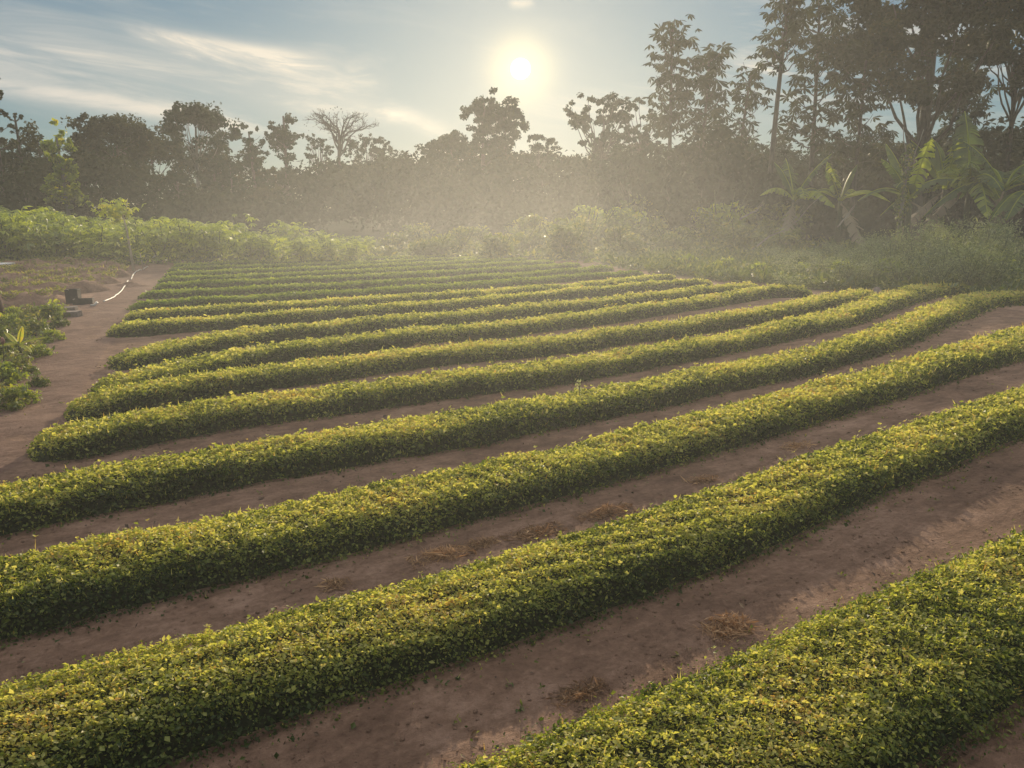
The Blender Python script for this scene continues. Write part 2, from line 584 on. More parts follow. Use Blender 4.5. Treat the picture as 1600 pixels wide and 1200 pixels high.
# ================================================================== GROUND
def soil_mat(name, dark, mid, lite, grassy=True):
    m, nt, out = new_mat(name)
    tcn = nt.nodes.new('ShaderNodeTexCoord')
    def noise(s, det=8, r_=0.6, stretch=None):
        n = nt.nodes.new('ShaderNodeTexNoise')
        n.inputs['Scale'].default_value = s
        n.inputs['Detail'].default_value = det
        n.inputs['Roughness'].default_value = r_
        nt.links.new(tcn.outputs['Object'], n.inputs['Vector'])
        return n.outputs['Fac']
    big, medn, fin, grit = noise(0.7, 5), noise(5.0, 8, 0.65), noise(28, 8, 0.7), noise(160, 3, 0.6)
    def ma(op, a, b):
        n = nt.nodes.new('ShaderNodeMath'); n.operation = op
        for k, v in ((0, a), (1, b)):
            if isinstance(v, (int, float)): n.inputs[k].default_value = v
            else: nt.links.new(v, n.inputs[k])
        return n.outputs[0]
    mp = nt.nodes.new('ShaderNodeMapping')
    mp.vector_type = 'TEXTURE'
    mp.inputs['Rotation'].default_value = (0, 0, R(34))
    mp.inputs['Scale'].default_value = (0.40, 0.10, 0.2)
    nt.links.new(tcn.outputs['Object'], mp.inputs['Vector'])
    rk = nt.nodes.new('ShaderNodeTexNoise')
    rk.inputs['Scale'].default_value = 1.0; rk.inputs['Detail'].default_value = 7; rk.inputs['Roughness'].default_value = 0.65
    rk.inputs['Distortion'].default_value = 0.6
    nt.links.new(mp.outputs[0], rk.inputs['Vector'])
    raked = rk.outputs['Fac']
    mixv = ma('ADD', ma('MULTIPLY', ma('ADD', ma('MULTIPLY', big, 0.5), ma('MULTIPLY', raked, 0.5)), 0.50), ma('ADD', ma('MULTIPLY', medn, 0.27), ma('MULTIPLY', fin, 0.23)))
    col = ramp(nt, [(0.40, dark), (0.5, mid), (0.60, lite)], mixv)
    if grassy:
        at = nt.nodes.new('ShaderNodeAttribute'); at.attribute_name = 'rnd'
        gcol = ramp(nt, [(0.35, (0.03, 0.035, 0.014)), (0.65, (0.085, 0.075, 0.035))], mixv)
        mx = nt.nodes.new('ShaderNodeMix'); mx.data_type = 'RGBA'
        nt.links.new(at.outputs['Fac'], mx.inputs[0]); nt.links.new(col, mx.inputs[6]); nt.links.new(gcol, mx.inputs[7])
        col = mx.outputs[2]
    pb = nt.nodes.new('ShaderNodeBsdfPrincipled')
    pb.inputs['Roughness'].default_value = 0.95
    pb.inputs['Specular IOR Level'].default_value = 0.15
    nt.links.new(col, pb.inputs['Base Color'])
    h = ma('ADD', ma('ADD', ma('MULTIPLY', medn, 0.5), ma('MULTIPLY', raked, 0.5)), ma('ADD', ma('MULTIPLY', fin, 0.35), ma('MULTIPLY', grit, 0.08)))
    b = nt.nodes.new('ShaderNodeBump')
    b.inputs['Strength'].default_value = 0.9
    b.inputs['Distance'].default_value = 0.09
    nt.links.new(h, b.inputs['Height'])
    nt.links.new(b.outputs[0], pb.inputs['Normal'])
    nt.links.new(pb.outputs[0], out.inputs[0])
    return m


SOIL = soil_mat('red_soil', (0.110, 0.064, 0.043), (0.215, 0.130, 0.088), (0.35, 0.225, 0.160))
PATH = soil_mat('trodden_soil', (0.115, 0.066, 0.048), (0.19, 0.115, 0.084), (0.27, 0.175, 0.13), False)


def lump(x, y):
    return 0.014 * wob(x, y, 11, 0.5, 4) + 0.006 * wob(x, y, 12, 3.0, 2)


gx_ = np.concatenate([np.linspace(-900, -60, 12), np.linspace(-58, -14, 45)[:-1], np.linspace(-14, 14, 281), np.linspace(14, 58, 45)[1:], np.linspace(60, 900, 12)])
gy_ = np.concatenate([np.linspace(-300, -8, 8), np.linspace(-6, 12, 226), np.linspace(12, 40, 113)[1:], np.linspace(42, 130, 60), np.linspace(140, 1500, 14)])
GX, GY = np.meshgrid(gx_, gy_)
GZ = terrain(GX, GY) + lump(GX, GY) * ((np.abs(GX) < 40) & (GY < 60))
nxg, nyg = len(gx_), len(gy_)
ii, jj = np.meshgrid(np.arange(nyg - 1), np.arange(nxg - 1), indexing='ij')
Q = np.stack([ii * nxg + jj, ii * nxg + jj + 1, (ii + 1) * nxg + jj + 1, (ii + 1) * nxg + jj], -1).reshape(-1, 4)
cxm = GX[:-1, :-1].ravel(); cym = GY[:-1, :-1].ravel()
right_edge = np.interp(cym, (10, 15.5, 17, 19, 21, 24, 30), (13.0, 9.2, 6.3, 5.2, 4.2, 3.4, 2.0)) + 0.5 * wob(cxm, cym, 5, 0.3, 3)
grass = smooth((cym - 28 - 1.5 * wob(cxm, cym, 6, 0.15, 3)) / 3.0)
grass = np.maximum(grass, smooth((cxm - right_edge) / 0.9))
grass = np.maximum(grass, 0.9 * smooth((-cxm - 5.6 - 0.1 * cym + 0.4 * wob(cxm, cym, 8, 0.3, 3)) / 0.8) * smooth((13 - cym) / 1.5))
g = MB().add(np.stack([GX, GY, GZ], -1), Q, 0, grass)
tag(g.build('ground', SOIL), kind='structure')

# trodden path along the left ends of the beds, a thin sheet over the ground
pp = np.array([ground_at(x, y)[:2] for x, y in ((-260, 900), (-120, 760), (20, 660), (75, 600), (110, 550), (150, 505), (185, 470), (215, 440), (238, 420), (255, 408))])
pw = np.array([1.5, 1.3, 1.1, 1.0, 1.15, 1.4, 1.6, 1.7, 1.6, 1.4])
tt = np.linspace(0, len(pp) - 1, 160)
px_ = np.interp(tt, np.arange(len(pp)), pp[:, 0]); py_ = np.interp(tt, np.arange(len(pp)), pp[:, 1]); pw_ = np.interp(tt, np.arange(len(pp)), pw)
for _ in range(6):
    px_[1:-1] = (px_[:-2] + 2 * px_[1:-1] + px_[2:]) / 4; py_[1:-1] = (py_[:-2] + 2 * py_[1:-1] + py_[2:]) / 4
tg = unit(np.stack([np.gradient(px_), np.gradient(py_)], -1))
nn = np.stack([-tg[:, 1], tg[:, 0]], -1)
vv = np.linspace(-0.5, 0.5, 17)
PX = px_[:, None] + nn[:, :1] * vv[None] * pw_[:, None]
PY = py_[:, None] + nn[:, 1:] * vv[None] * pw_[:, None]
edge = 1 - np.abs(vv) * 2
PZ = terrain(PX, PY) + lump(PX, PY) - 0.03 + 0.05 * smooth(edge * 3)[None] * (0.85 + 0.3 * wob(PX, PY, 21, 0.8, 2))
n1, n2 = PX.shape
ii, jj = np.meshgrid(np.arange(n1 - 1), np.arange(n2 - 1), indexing='ij')
Q = np.stack([ii * n2 + jj, ii * n2 + jj + 1, (ii + 1) * n2 + jj + 1, (ii + 1) * n2 + jj], -1).reshape(-1, 4)[:, ::-1]
tag(MB().add(np.stack([PX, PY, PZ], -1), Q).build('dirt_path', PATH), kind='structure')

# ================================================================== CROP BEDS
BED_H = 0.188
TRACES = [  # back edge of each bed in the photograph, nearest first
 [(640,1200),(800,1112),(960,1067),(1100,1020),(1240,952),(1340,920),(1400,892),(1465,855),(1600,815)],
 [(0,1056),(140,1014),(320,970),(490,925),(625,897),(800,855),(990,800),(1080,762),(1250,705),(1381,660),(1490,631),(1600,599)],
 [(0,867),(225,820),(400,787),(525,762),(800,708),(900,682),(979,662),(1141,627),(1206,612),(1294,586),(1381,568),(1469,540),(1600,507)],
 [(0,752),(150,725),(260,700),(500,670),(688,646),(800,627),(906,604),(1000,588),(1097,572),(1250,546),(1337,522),(1425,485),(1491,463),(1556,455),(1600,462)],
 [(20,677),(50,660),(125,647),(275,630),(400,615),(500,602),(687,583),(812,567),(1000,541),(1075,529),(1206,505),(1294,485),(1337,470),(1403,450),(1469,444),(1497,448)],
 [(78,622),(175,600),(247,592),(310,584),(410,567),(500,561),(672,539),(812,530),(906,520),(1000,506),(1031,503),(1162,485),(1272,463),(1337,452),(1358,456)],
 [(116,598),(160,586),(225,575),(335,547),(410,537),(500,526),(560,522),(656,514),(812,499),(900,489),(1000,475),(1075,468),(1162,450),(1250,445),(1272,449)],
 [(148,556),(185,545),(235,537),(350,516),(410,510),(500,502),(687,489),(812,477),(900,470),(1000,460),(1031,454),(1119,446),(1180,443)],
 [(162,506),(225,501),(310,497),(410,490),(500,481),(687,471),(812,458),(900,450),(1031,439),(1110,435)],
 [(187,487),(285,480),(410,475),(500,469),(687,458),(812,449),(937,439),(1044,428)],
 [(192,472),(285,465),(360,462),(560,451),(719,441),(812,433),(906,427),(1000,421)],
 [(212,455),(335,449),(500,442),(719,431),(860,421),(950,414)],
 [(236,442),(400,435),(500,431),(719,420),(900,409)],
 [(243,433),(400,427),(500,423.5),(719,412),(860,405)],
 [(250,425),(400,419),(500,416),(719,406),(820,401.5)],
 [(258,417),(400,412.5),(500,410),(650,404),(760,399.5)],
 [(266,411),(400,407),(500,404.5),(640,399.5),(700,397.5)],
]


def polyline(pts, extend0, extend1, half):
    B = np.array([ground_at(x, y, BED_H * 0.85)[:2] for x, y in pts])
    if extend0: B = np.concatenate([(B[0] - unit(B[2] - B[0]) * extend0)[None], B])
    if extend1: B = np.concatenate([B, (B[-1] + unit(B[-1] - B[-3]) * extend1)[None]])
    seg = np.r_[0, np.cumsum(np.linalg.norm(np.diff(B, axis=0), axis=1))]
    s = np.arange(0, seg[-1], 0.08)
    C = np.stack([np.interp(s, seg, B[:, 0]), np.interp(s, seg, B[:, 1])], -1)
    k = 9
    for _ in range(5):
        pad = np.concatenate([2 * C[:1] - C[k:0:-1], C, 2 * C[-1:] - C[-2:-k - 2:-1]])
        C = np.stack([np.convolve(pad[:, i], np.ones(2 * k + 1) / (2 * k + 1), 'valid') for i in (0, 1)], -1)
    T = unit(np.gradient(C, axis=0))
    N = np.stack([-T[:, 1], T[:, 0]], -1)       # towards the back
    return C - N * half[0], s, N


BED_LABELS = [
 'nearest crop bed, cut off by the lower right corner of the photo',
 'low leafy crop bed, second from the camera, starting at the lower left corner',
 'third leafy crop bed from the camera, crossing the whole photo',
 'fourth leafy crop bed, reaching the left edge and curving over the rise at right',
 'fifth leafy crop bed, nearest one with its rounded left end in view',
 'sixth leafy crop bed, its left end just above the lowest rounded bed end',
 'seventh leafy crop bed from the camera, between two beds with rounded left ends',
 'eighth leafy crop bed, with the widest bare gap behind its left end',
 'ninth yellow-green crop bed, first one behind the wide bare gap at left',
 'tenth yellow-green crop bed, last pale one before the darker green beds',
 'nearest of the darker green crop beds in the far field',
 'second nearest of the darker green crop beds in the far field',
 'third nearest of the darker green far crop beds, short of the pipe',
 'fourth of the darker green far crop beds, counted from the camera',
 'third from last crop bed at the far end of the field',
 'last but one crop bed at the far end of the field',
 'farthest crop bed, beside the shrubs at the end of the field']
DARK_FROM = 10
LEAF_TOTAL = 0
BEDS = []
for bi, tr_ in enumerate(TRACES):
    half0 = [0.36, 0.30, 0.31, 0.29, 0.29, 0.28, 0.27, 0.27, 0.26, 0.26][bi] if bi < 10 else 0.23
    e0 = 1.6 if bi in (0, 1, 2, 3) else 0
    e1 = 1.6 if bi in (0, 1, 2, 3) else 0
    half0 *= 1.10
    bh = BED_H if bi < DARK_FROM else BED_H * 0.85
    C, s, N = polyline(tr_, e0, e1, [half0])
    BEDS.append((C, half0))
    S = s[-1]
    ends = np.minimum(s, S - s)
    capr = np.sqrt(np.clip(1 - (1 - np.clip(ends / 0.45, 0, 1)) ** 2, 0, 1))
    wv = half0 * (1 + 0.07 * wob(s, s * 0, 100 + bi, 0.35, 3)) * (0.25 + 0.75 * capr)
    hv_ = bh * (1 + 0.07 * wob(s, s * 0, 200 + bi, 0.4, 3)) * (0.15 + 0.85 * capr)

    def surf(si, u, shrink=1.0):
        cx = np.interp(si, s, C[:, 0]); cy = np.interp(si, s, C[:, 1])
        nx_ = np.interp(si, s, N[:, 0]); ny_ = np.interp(si, s, N[:, 1])
        w = np.interp(si, s, wv); h = np.interp(si, s, hv_)
        X = cx + nx_ * u * w * shrink; Y = cy + ny_ * u * w * shrink
        prof = np.clip(1 - np.abs(u) ** 4.2, 0, 1) ** 0.55
        bumpy = 1 + 0.07 * wob(X, Y, 300 + bi, 1.3, 3)
        tuft = 0.015 * wob(X, Y, 330 + bi, 7.0, 2) * (shrink > 0.95)
        Z = terrain(X, Y) + lump(X, Y) - 0.015 + h * prof * bumpy * shrink + tuft * np.minimum(1, prof * 3)
        return X, Y, Z, nx_, ny_, w, h
    mb = MB()
    us = np.linspace(-1, 1, 17)
    sm = np.linspace(0, S, max(20, int(S / 0.12)))
    SS, UU = np.meshgrid(sm, us, indexing='ij')
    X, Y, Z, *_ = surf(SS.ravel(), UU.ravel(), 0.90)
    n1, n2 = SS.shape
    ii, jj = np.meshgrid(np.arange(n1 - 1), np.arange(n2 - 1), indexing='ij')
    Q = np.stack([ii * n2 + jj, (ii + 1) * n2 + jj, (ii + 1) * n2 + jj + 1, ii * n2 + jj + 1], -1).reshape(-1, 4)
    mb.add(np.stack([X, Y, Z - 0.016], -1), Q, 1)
    # leaves
    dcam = np.sqrt(C[:, 0] ** 2 + C[:, 1] ** 2 + 2.7)
    lsz = np.clip(0.0024 * dcam + 0.0055, 0.0142, 0.05)
    arc = 2.0 * wv + 0.9 * hv_ * 2
    dens = LEAF_COVER / (0.42 * lsz ** 2)
    cum = np.r_[0, np.cumsum(dens[:-1] * arc[:-1] * np.diff(s))]
    n = int(cum[-1])
    LEAF_TOTAL += n
    si = np.interp(rng.random(n) * cum[-1], cum, s)
    # spread over the rounded profile by arc length
    th = rng.random(n) * math.pi
    u = np.sign(np.cos(th)) * np.abs(np.cos(th)) ** 0.75
    u = np.where(rng.random(n) < 0.55, rng.uniform(-0.9, 0.9, n), u)
    X, Y, Z, nx_, ny_, w, h = surf(si, u)
    L = np.interp(si, s, lsz) * np.clip(rng.lognormal(0, 0.36, n), 0.45, 2.1)
    side = np.sign(u) * np.abs(u) ** 3
    up = np.stack([nx_ * side * 1.1, ny_ * side * 1.1, np.full(n, 0.95)], -1)
    turned = up + np.array([0.0, 0.75, 0.15]) * (rng.random(n) < 0.75)[:, None]      # blades turned toward the light
    Nn = unit(turned + rng.normal(0, 0.62, (n, 3)))
    A = perp_axis(Nn)
    jit = np.clip(rng.normal(0, 1, n), -2, 1.6)
    rad = np.where(rng.random(n) < 0.12, rng.random(n) * 0.018, 0.0)
    P = np.stack([X, Y, Z], -1) + up * (jit * 0.010 - 0.004 + rad)[:, None] * np.clip(L / 0.022, 1, 2.2)[:, None]
    # some shoots spill from the foot of the bed onto the soil
    sp = (np.abs(u) > 0.93) & (rng.random(n) < 0.35)
    out_ = np.abs(rng.normal(0, 0.06, n)) * sp
    P[:, 0] += nx_ * np.sign(u) * out_; P[:, 1] += ny_ * np.sign(u) * out_
    # yellower, browner patches; tops paler and flanks darker, bed shade painted into leaf tone
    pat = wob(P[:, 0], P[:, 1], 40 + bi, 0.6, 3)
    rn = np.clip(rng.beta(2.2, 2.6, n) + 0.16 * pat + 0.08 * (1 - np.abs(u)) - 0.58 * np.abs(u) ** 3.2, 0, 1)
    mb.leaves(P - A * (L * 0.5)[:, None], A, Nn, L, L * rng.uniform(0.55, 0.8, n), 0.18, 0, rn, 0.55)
    # thin upright stalks among the leaves of the nearer beds
    if bi < 6:
        ns = int(n * 0.16)
        k = rng.choice(n, ns, replace=False)
        Ns = unit(rng.normal(0, 1, (ns, 3)) * [1, 1, 0.1])
        As = unit(np.stack([nx_[k] * side[k] * 0.6, ny_[k] * side[k] * 0.6, np.ones(ns)], -1) + rng.normal(0, 0.25, (ns, 3)))
        mb.leaves(P[k] - As * 0.015, As, Ns, L[k] * rng.uniform(1.0, 1.7, ns), L[k] * 0.16, 0.0, 0, rng.uniform(0.75, 1.0, ns), 0.5)
    # scattered taller shoots: a thin stalk with a few leaflets at its tip
    if bi < 8:
        ns = int(S * 26)
        ss_ = rng.uniform(0.2, S - 0.2, ns); uu_ = rng.uniform(-0.85, 0.85, ns)
        X, Y, Z, nx_, ny_, w, h = surf(ss_, uu_)
        B = np.stack([X, Y, Z], -1)
        ln = rng.uniform(0.02, 0.045, ns) * np.where(rng.random(ns) < 0.08, 2.0, 1.0)
        As = unit(np.stack([nx_ * uu_ * 0.5, ny_ * uu_ * 0.5, np.ones(ns)], -1) + rng.normal(0, 0.3, (ns, 3)))
        Ns = perp_axis(As)
        mb.leaves(B - As * 0.01, As, Ns, ln + 0.01, 0.0035, 0.0, 0, 0.9, 0.5)
        for q_ in range(4):
            A4 = unit(perp_axis(As) + As * 0.5); N4 = unit(As - (As * A4).sum(1)[:, None] * A4)
            mb.leaves(B + As * ln[:, None], A4, N4, np.interp(ss_, s, lsz) * rng.uniform(0.8, 1.4, ns), np.interp(ss_, s, lsz) * 0.8, 0.15, 0, rng.uniform(0.45, 0.9, ns), 0.6)
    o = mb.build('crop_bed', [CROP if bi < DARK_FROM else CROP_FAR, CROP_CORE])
    tag(o, BED_LABELS[bi], 'crop bed', 'long parallel beds of low leafy crop')
print('leaves in the beds', LEAF_TOTAL)

# ================================================================== TREES
def clump(mb, c, rad, n, L, mat=0, tone=0.0, flat=0.5, shell=2.4, W=0.55):
    d = rand_dirs(n)
    r = rng.random(n) ** (1 / shell)
    P = np.asarray(c) + d * r[:, None] * np.asarray(rad)
    Nn = unit(rng.normal(0, 0.7, (n, 3)) + d * 0.5 + np.array([0, 0, flat]))
    A = unit(perp_axis(Nn) + np.array([0, 0, -0.25]))
    l = L * rng.lognormal(0, 0.25, n)
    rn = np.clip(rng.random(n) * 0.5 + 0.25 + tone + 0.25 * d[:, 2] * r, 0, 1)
    mb.leaves(P - A * (l / 2)[:, None], A, Nn, l, l * W, 0.15, mat, rn)


def limb(mb, a, b, r0, r1, sag=0.12, n=6, sides=5):
    a, b = np.asarray(a, float), np.asarray(b, float)
    t = np.linspace(0, 1, n)[:, None]
    P = a + (b - a) * t
    ln = np.linalg.norm(b - a)
    P = P + np.array([0, 0, 1]) * (sag * ln) * np.sin(t * math.pi) * -1 + rng.normal(0, 0.02 * ln, P.shape) * np.sin(t * math.pi)
    mb.tube(P, r0 + (r1 - r0) * t[:, 0], sides)
    return P


def palmate(mb, C, D, size, lobes=7, tone=0.0, mat=0):
    """palmate leaves: lobes radiating from each point C around the downward facing axis D"""
    n = len(C)
    D = unit(D)
    u = perp_axis(D)
    v = np.cross(D, u)
    ph0 = rng.random(n) * 6.28
    base_rn = np.clip(rng.random(n) * 0.6 + 0.2 + tone, 0, 1)
    sz = size * rng.lognormal(0, 0.18, n)
    for k in range(lobes):
        ph = ph0 + k * (5.4 / lobes)
        rad = u * np.cos(ph)[:, None] + v * np.sin(ph)[:, None]
        A = unit(rad * 0.9 + D * 0.35 + np.array([0, 0, -0.3]))
        Nn = unit(-D - (-D * A).sum(1)[:, None] * A)
        mb.leaves(C, A, Nn, sz * (1.0 if k not in (0, lobes - 1) else 0.75), sz * 0.30, 0.08, mat, base_rn, 0.6)


def tree_parts(kind, H, W, seed, L=0.4, n_leaf=4000, trunk_r=None, tone=0.0, clear=None):
    """crown and trunk of one tree, base at the origin"""
    global rng
    keep = rng
    rng = np.random.default_rng(seed)
    tr, cr = MB(), MB()
    r0 = trunk_r or 0.018 * H
    lean = rng.normal(0, 0.03 * H, 2)
    ax = lambda t: np.array([lean[0] * t * t, lean[1] * t * t, H * t])
    def trunk(t1):
        tr.tube([ax(t) * [1, 1, 1] for t in np.linspace(-0.02, t1, 9)], np.linspace(r0 * 1.25, r0 * 0.45, 9), 8)
    if kind == 'dome':
        t0 = clear or 0.45
        trunk(0.82)
        nc = 46
        c0 = ax(0.5 * (1 + t0))
        rz = H * (1 - t0) / 2
        cs = []
        for k in range(nc):
            d = rand_dirs(1, (0, 0, 0.45))[0]
            if d[2] < -0.5: d[2] *= -1
            rr = 0.62 + 0.33 * rng.random()
            cs.append((c0 + d * rr * np.array([W / 2, W / 2, rz]), rng.uniform(0.75, 1.35)))
        for k, (c, s_) in enumerate(cs):
            if k % 3 == 0: limb(tr, ax(rng.uniform(t0 * 0.8, 0.72)), c, r0 * 0.4, r0 * 0.08)
            for _ in range(3):
                cc = c + rng.normal(0, 1, 3) * W * np.array([0.07, 0.07, 0.045])
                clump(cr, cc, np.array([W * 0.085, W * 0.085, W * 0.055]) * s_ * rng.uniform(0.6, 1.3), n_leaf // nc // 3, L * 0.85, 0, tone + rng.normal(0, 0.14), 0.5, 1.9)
    elif kind == 'column':
        trunk(0.95)
        nc = 40
        for k in range(nc):
            t = rng.uniform(clear or 0.15, 0.985)
            wide = W / 2 * (0.35 + 0.9 * abs(math.sin(t * 7.3 + seed)) * (1 - 0.45 * t))
            a = rng.random() * 6.28
            rr = rng.random() ** 0.6
            c = ax(t) + np.array([math.cos(a), math.sin(a), 0]) * wide * rr
            if rr > 0.6: limb(tr, ax(max(0.1, t - 0.06)), c, r0 * 0.25, r0 * 0.06)
            for _ in range(3):
                cc = c + rng.normal(0, 1, 3) * W * 0.09
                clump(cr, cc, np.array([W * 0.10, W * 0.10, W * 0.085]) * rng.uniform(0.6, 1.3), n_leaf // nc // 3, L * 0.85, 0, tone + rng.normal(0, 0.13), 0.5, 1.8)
    elif kind == 'open':
        trunk(0.66)
        nc = 26
        for k in range(nc):
            a = k * 2.4 + rng.normal(0, 0.3)
            t = rng.uniform(0.62, 0.99)
            rr = W / 2 * math.sqrt(max(0.05, 1 - ((t - 0.72) / 0.3) ** 2)) * rng.uniform(0.45, 1.0)
            c = ax(t) * [1, 1, 1] + np.array([math.cos(a), math.sin(a), 0]) * rr
            c[2] = H * t
            limb(tr, ax(rng.uniform(0.38, 0.62)), c, r0 * 0.38, r0 * 0.08, 0.05)
            s_ = rng.uniform(0.7, 1.25)
            for _ in range(4):
                cc = c + rng.normal(0, 1, 3) * W * np.array([0.075, 0.075, 0.035])
                clump(cr, cc, np.array([W * 0.06, W * 0.06, W * 0.045]) * s_ * rng.uniform(0.6, 1.3), n_leaf // nc // 4, L * 0.8, 0, tone + rng.normal(0, 0.12), 0.6, 1.6)
    elif kind == 'bare':
        trunk(0.80)
        def twig(p, d, ln, r, lev):
            q = p + d * ln
            tr.tube([p, (p + q) / 2 + rng.normal(0, 0.04 * ln, 3), q], [r, r * 0.8, r * 0.6], 4)
            if lev <= 0: return
            for _ in range(3 if lev > 1 else 2):
                twig(q if rng.random() < 0.6 else (p + q) / 2, unit(d + rng.normal(0, 0.55, 3) + np.array([0, 0, 0.12])), ln * rng.uniform(0.55, 0.8), r * 0.62, lev - 1)
        for k in range(15):
            a = k * 2.4 + rng.normal(0, 0.15)
            reach = W / 2 * (0.45 + 0.45 * (k % 3) / 2)
            p0 = ax(0.56 + 0.22 * (k % 5) / 4)
            zt_ = H * (0.97 - 0.17 * (reach / (W / 2)) ** 2)
            tt_ = np.linspace(0, 1, 7)
            P = np.stack([p0[0] + math.cos(a) * reach * tt_, p0[1] + math.sin(a) * reach * tt_, p0[2] + (zt_ - p0[2]) * (1 - (1 - tt_) ** 1.6) * 0.94], -1)
            P[1:-1] += rng.normal(0, 0.012 * W, (5, 3))
            tr.tube(P, np.linspace(r0 * 0.42, r0 * 0.14, 7), 6)
            for j in range(2, 7):
                for _ in range(2):
                    d = unit(np.array([math.cos(a), math.sin(a), 0.5]) + rng.normal(0, 0.5, 3))
                    twig(P[j], d, W * 0.062, r0 * 0.11, 2)
        # a few last leaves at the twig ends
        m = 60
        a = rng.random(m) * 6.28; q = np.sqrt(rng.random(m)) * W * 0.48
        P = np.stack([np.cos(a) * q, np.sin(a) * q, H * (0.99 - 0.20 * (q / (W * 0.5)) ** 2) + rng.normal(0, 0.2, m)], -1)
        Nn = rand_dirs(m); cr.leaves(P, perp_axis(Nn), Nn, L * 0.55, L * 0.3, 0.1)
    elif kind == 'palmate':
        trunk(0.93)
        nb = 30
        per = max(3, n_leaf // (nb * 7))
        t0 = clear or 0.3
        for k in range(nb):
            t = t0 + (0.97 - t0) * (k + rng.random()) / nb
            a = k * 2.4 + rng.normal(0, 0.4)
            out_ = W / 2 * (1.05 - 0.55 * t) * rng.uniform(0.45, 1.1)
            p0 = ax(t - 0.05)
            c = ax(t) + np.array([math.cos(a) * out_, math.sin(a) * out_, 0.25 * out_])
            P = limb(tr, p0, c, r0 * 0.30, r0 * 0.09, 0.10)
            # leaf whorls along the outer half of the branch
            tpos = rng.uniform(0.45, 1.05, per)
            C = p0 + (c - p0) * tpos[:, None] + rng.normal(0, L * 0.9, (per, 3)) * [1, 1, 0.55]
            palmate(cr, C, np.array([0, 0, 0.45]) + rng.normal(0, 0.35, (per, 3)) - np.array([0, 0, 1.3]), L, 7, tone)
    elif kind == 'tier':
        trunk(0.98)
        nt_ = 7
        for k in range(nt_):
            t = 0.36 + 0.62 * k / (nt_ - 1)
            w = W / 2 * (1.0 - 0.35 * t) * rng.uniform(0.7, 1.1)
            for j in range(7):
                a = j * 0.9 + rng.random()
                c = ax(t) + np.array([math.cos(a) * w * rng.uniform(0.5, 1), math.sin(a) * w * rng.uniform(0.5, 1), rng.normal(0, 0.15)])
                limb(tr, ax(t - 0.04), c, r0 * 0.2, r0 * 0.06, 0.0)
                clump(cr, c, np.array([w * 0.26, w * 0.26, w * 0.13]) * rng.uniform(0.6, 1.3), n_leaf // (nt_ * 7), L * 0.85, 0, tone, 1.0, 1.7)
    rng = keep
    return tr, cr


def make_tree(label, loc, kind, H, W, seed, L=0.4, n=4000, mats=(BARK, FOREST), tone=0.0, group=None, rz=0.0, clear=None, name='forest_tree', trunk_r=None, cat='tree'):
    tr, cr = tree_parts(kind, H, W, seed, L, n, trunk_r, tone, clear)
    t = thing(name, label, cat, loc, rz, group)
    tr.build('trunk', mats[0], t)
    cr.build('crown', mats[1], t)
    return t


def put(px, Y):
    X = x_at(px, Y)
    return (X, Y, float(terrain(X, Y)) - 0.05)


def tree_at(px, ytop, Y, wpx, kind, label, seed, **k):
    loc = put(px, Y)
    H = z_at(ytop, Y) - loc[2]
    W = wpx / F_PX * Y * 1.02
    return make_tree(label, loc, kind, H, W, seed, **k)


# --- the trees one can tell apart along the skyline
tree_at(12, 118, 62, 62, 'tier', 'tall thin tree with stacked umbrella tiers of leaves at the left edge', 301, L=0.34, n=2600, mats=(BARK, FOREST_W), name='tiered_tree')
tree_at(46, 180, 66, 30, 'tier', 'small thin tree with a flat top tuft beside the tiered tree at left edge', 302, L=0.3, n=900, mats=(BARK, FOREST_W), name='tiered_tree')
tree_at(108, 203, 50, 52, 'column', 'slender sunlit yellow-green tree with pale trunk in front of the left forest', 303, L=0.34, n=2600, mats=(BARK_PALE, LIT), clear=0.34, name='slender_tree')
tree_at(197, 183, 84, 128, 'dome', 'broad dome-crowned forest tree, left of the tall lobed tree', 304, L=0.42, n=9000, mats=(BARK, FOREST_W))
tree_at(313, 165, 88, 112, 'dome', 'tall tree with lobed rounded crown and sky gaps, left part of the forest', 305, L=0.42, n=7000, mats=(BARK_PALE, FOREST), clear=0.5)
tree_at(402, 200, 88, 48, 'column', 'vine-draped columnar tree, shorter of two left of the bare umbrella tree', 306, L=0.4, n=3600)
tree_at(452, 172, 90, 52, 'column', 'vine-draped columnar tree, taller of two left of the bare umbrella tree', 307, L=0.4, n=4200)
tree_at(532, 166, 92, 112, 'bare', 'leafless tree with wide umbrella of bare branches on a thin pale trunk', 308, L=0.4, mats=(BARK, FOREST_W), trunk_r=0.26, name='bare_umbrella_tree')
tree_at(505, 212, 104, 50, 'open', 'feathery open-crowned tree behind the bare umbrella tree', 309, L=0.36, n=1500)
tree_at(578, 210, 106, 72, 'open', 'feathery flat-topped tree just right of the bare umbrella trunk', 310, L=0.4, n=3200)
tree_at(700, 206, 84, 84, 'dome', 'dense dark rounded tree left of the two-lobed tree under the sun', 311, L=0.42, n=7000, clear=0.3)
tree_at(754, 150, 92, 56, 'column', 'tall narrow tree below the sun, left lobe of the pair', 312, L=0.42, n=6500, clear=0.45)
tree_at(790, 158, 93, 64, 'column', 'tall rounded tree directly under the sun, right of its narrow twin', 313, L=0.42, n=7500, clear=0.45)
tree_at(842, 212, 90, 60, 'open', 'low ragged tree in the dip right of the tree under the sun', 314, L=0.4, n=2600)
tree_at(932, 143, 66, 100, 'open', 'open spreading tree with visible forked limbs right of the sun', 315, L=0.34, n=4200, trunk_r=0.2)
tree_at(1003, 150, 68, 70, 'open', 'open tree with thin forked limbs between the spreading tree and big-leaved trees', 316, L=0.34, n=3400, trunk_r=0.18)
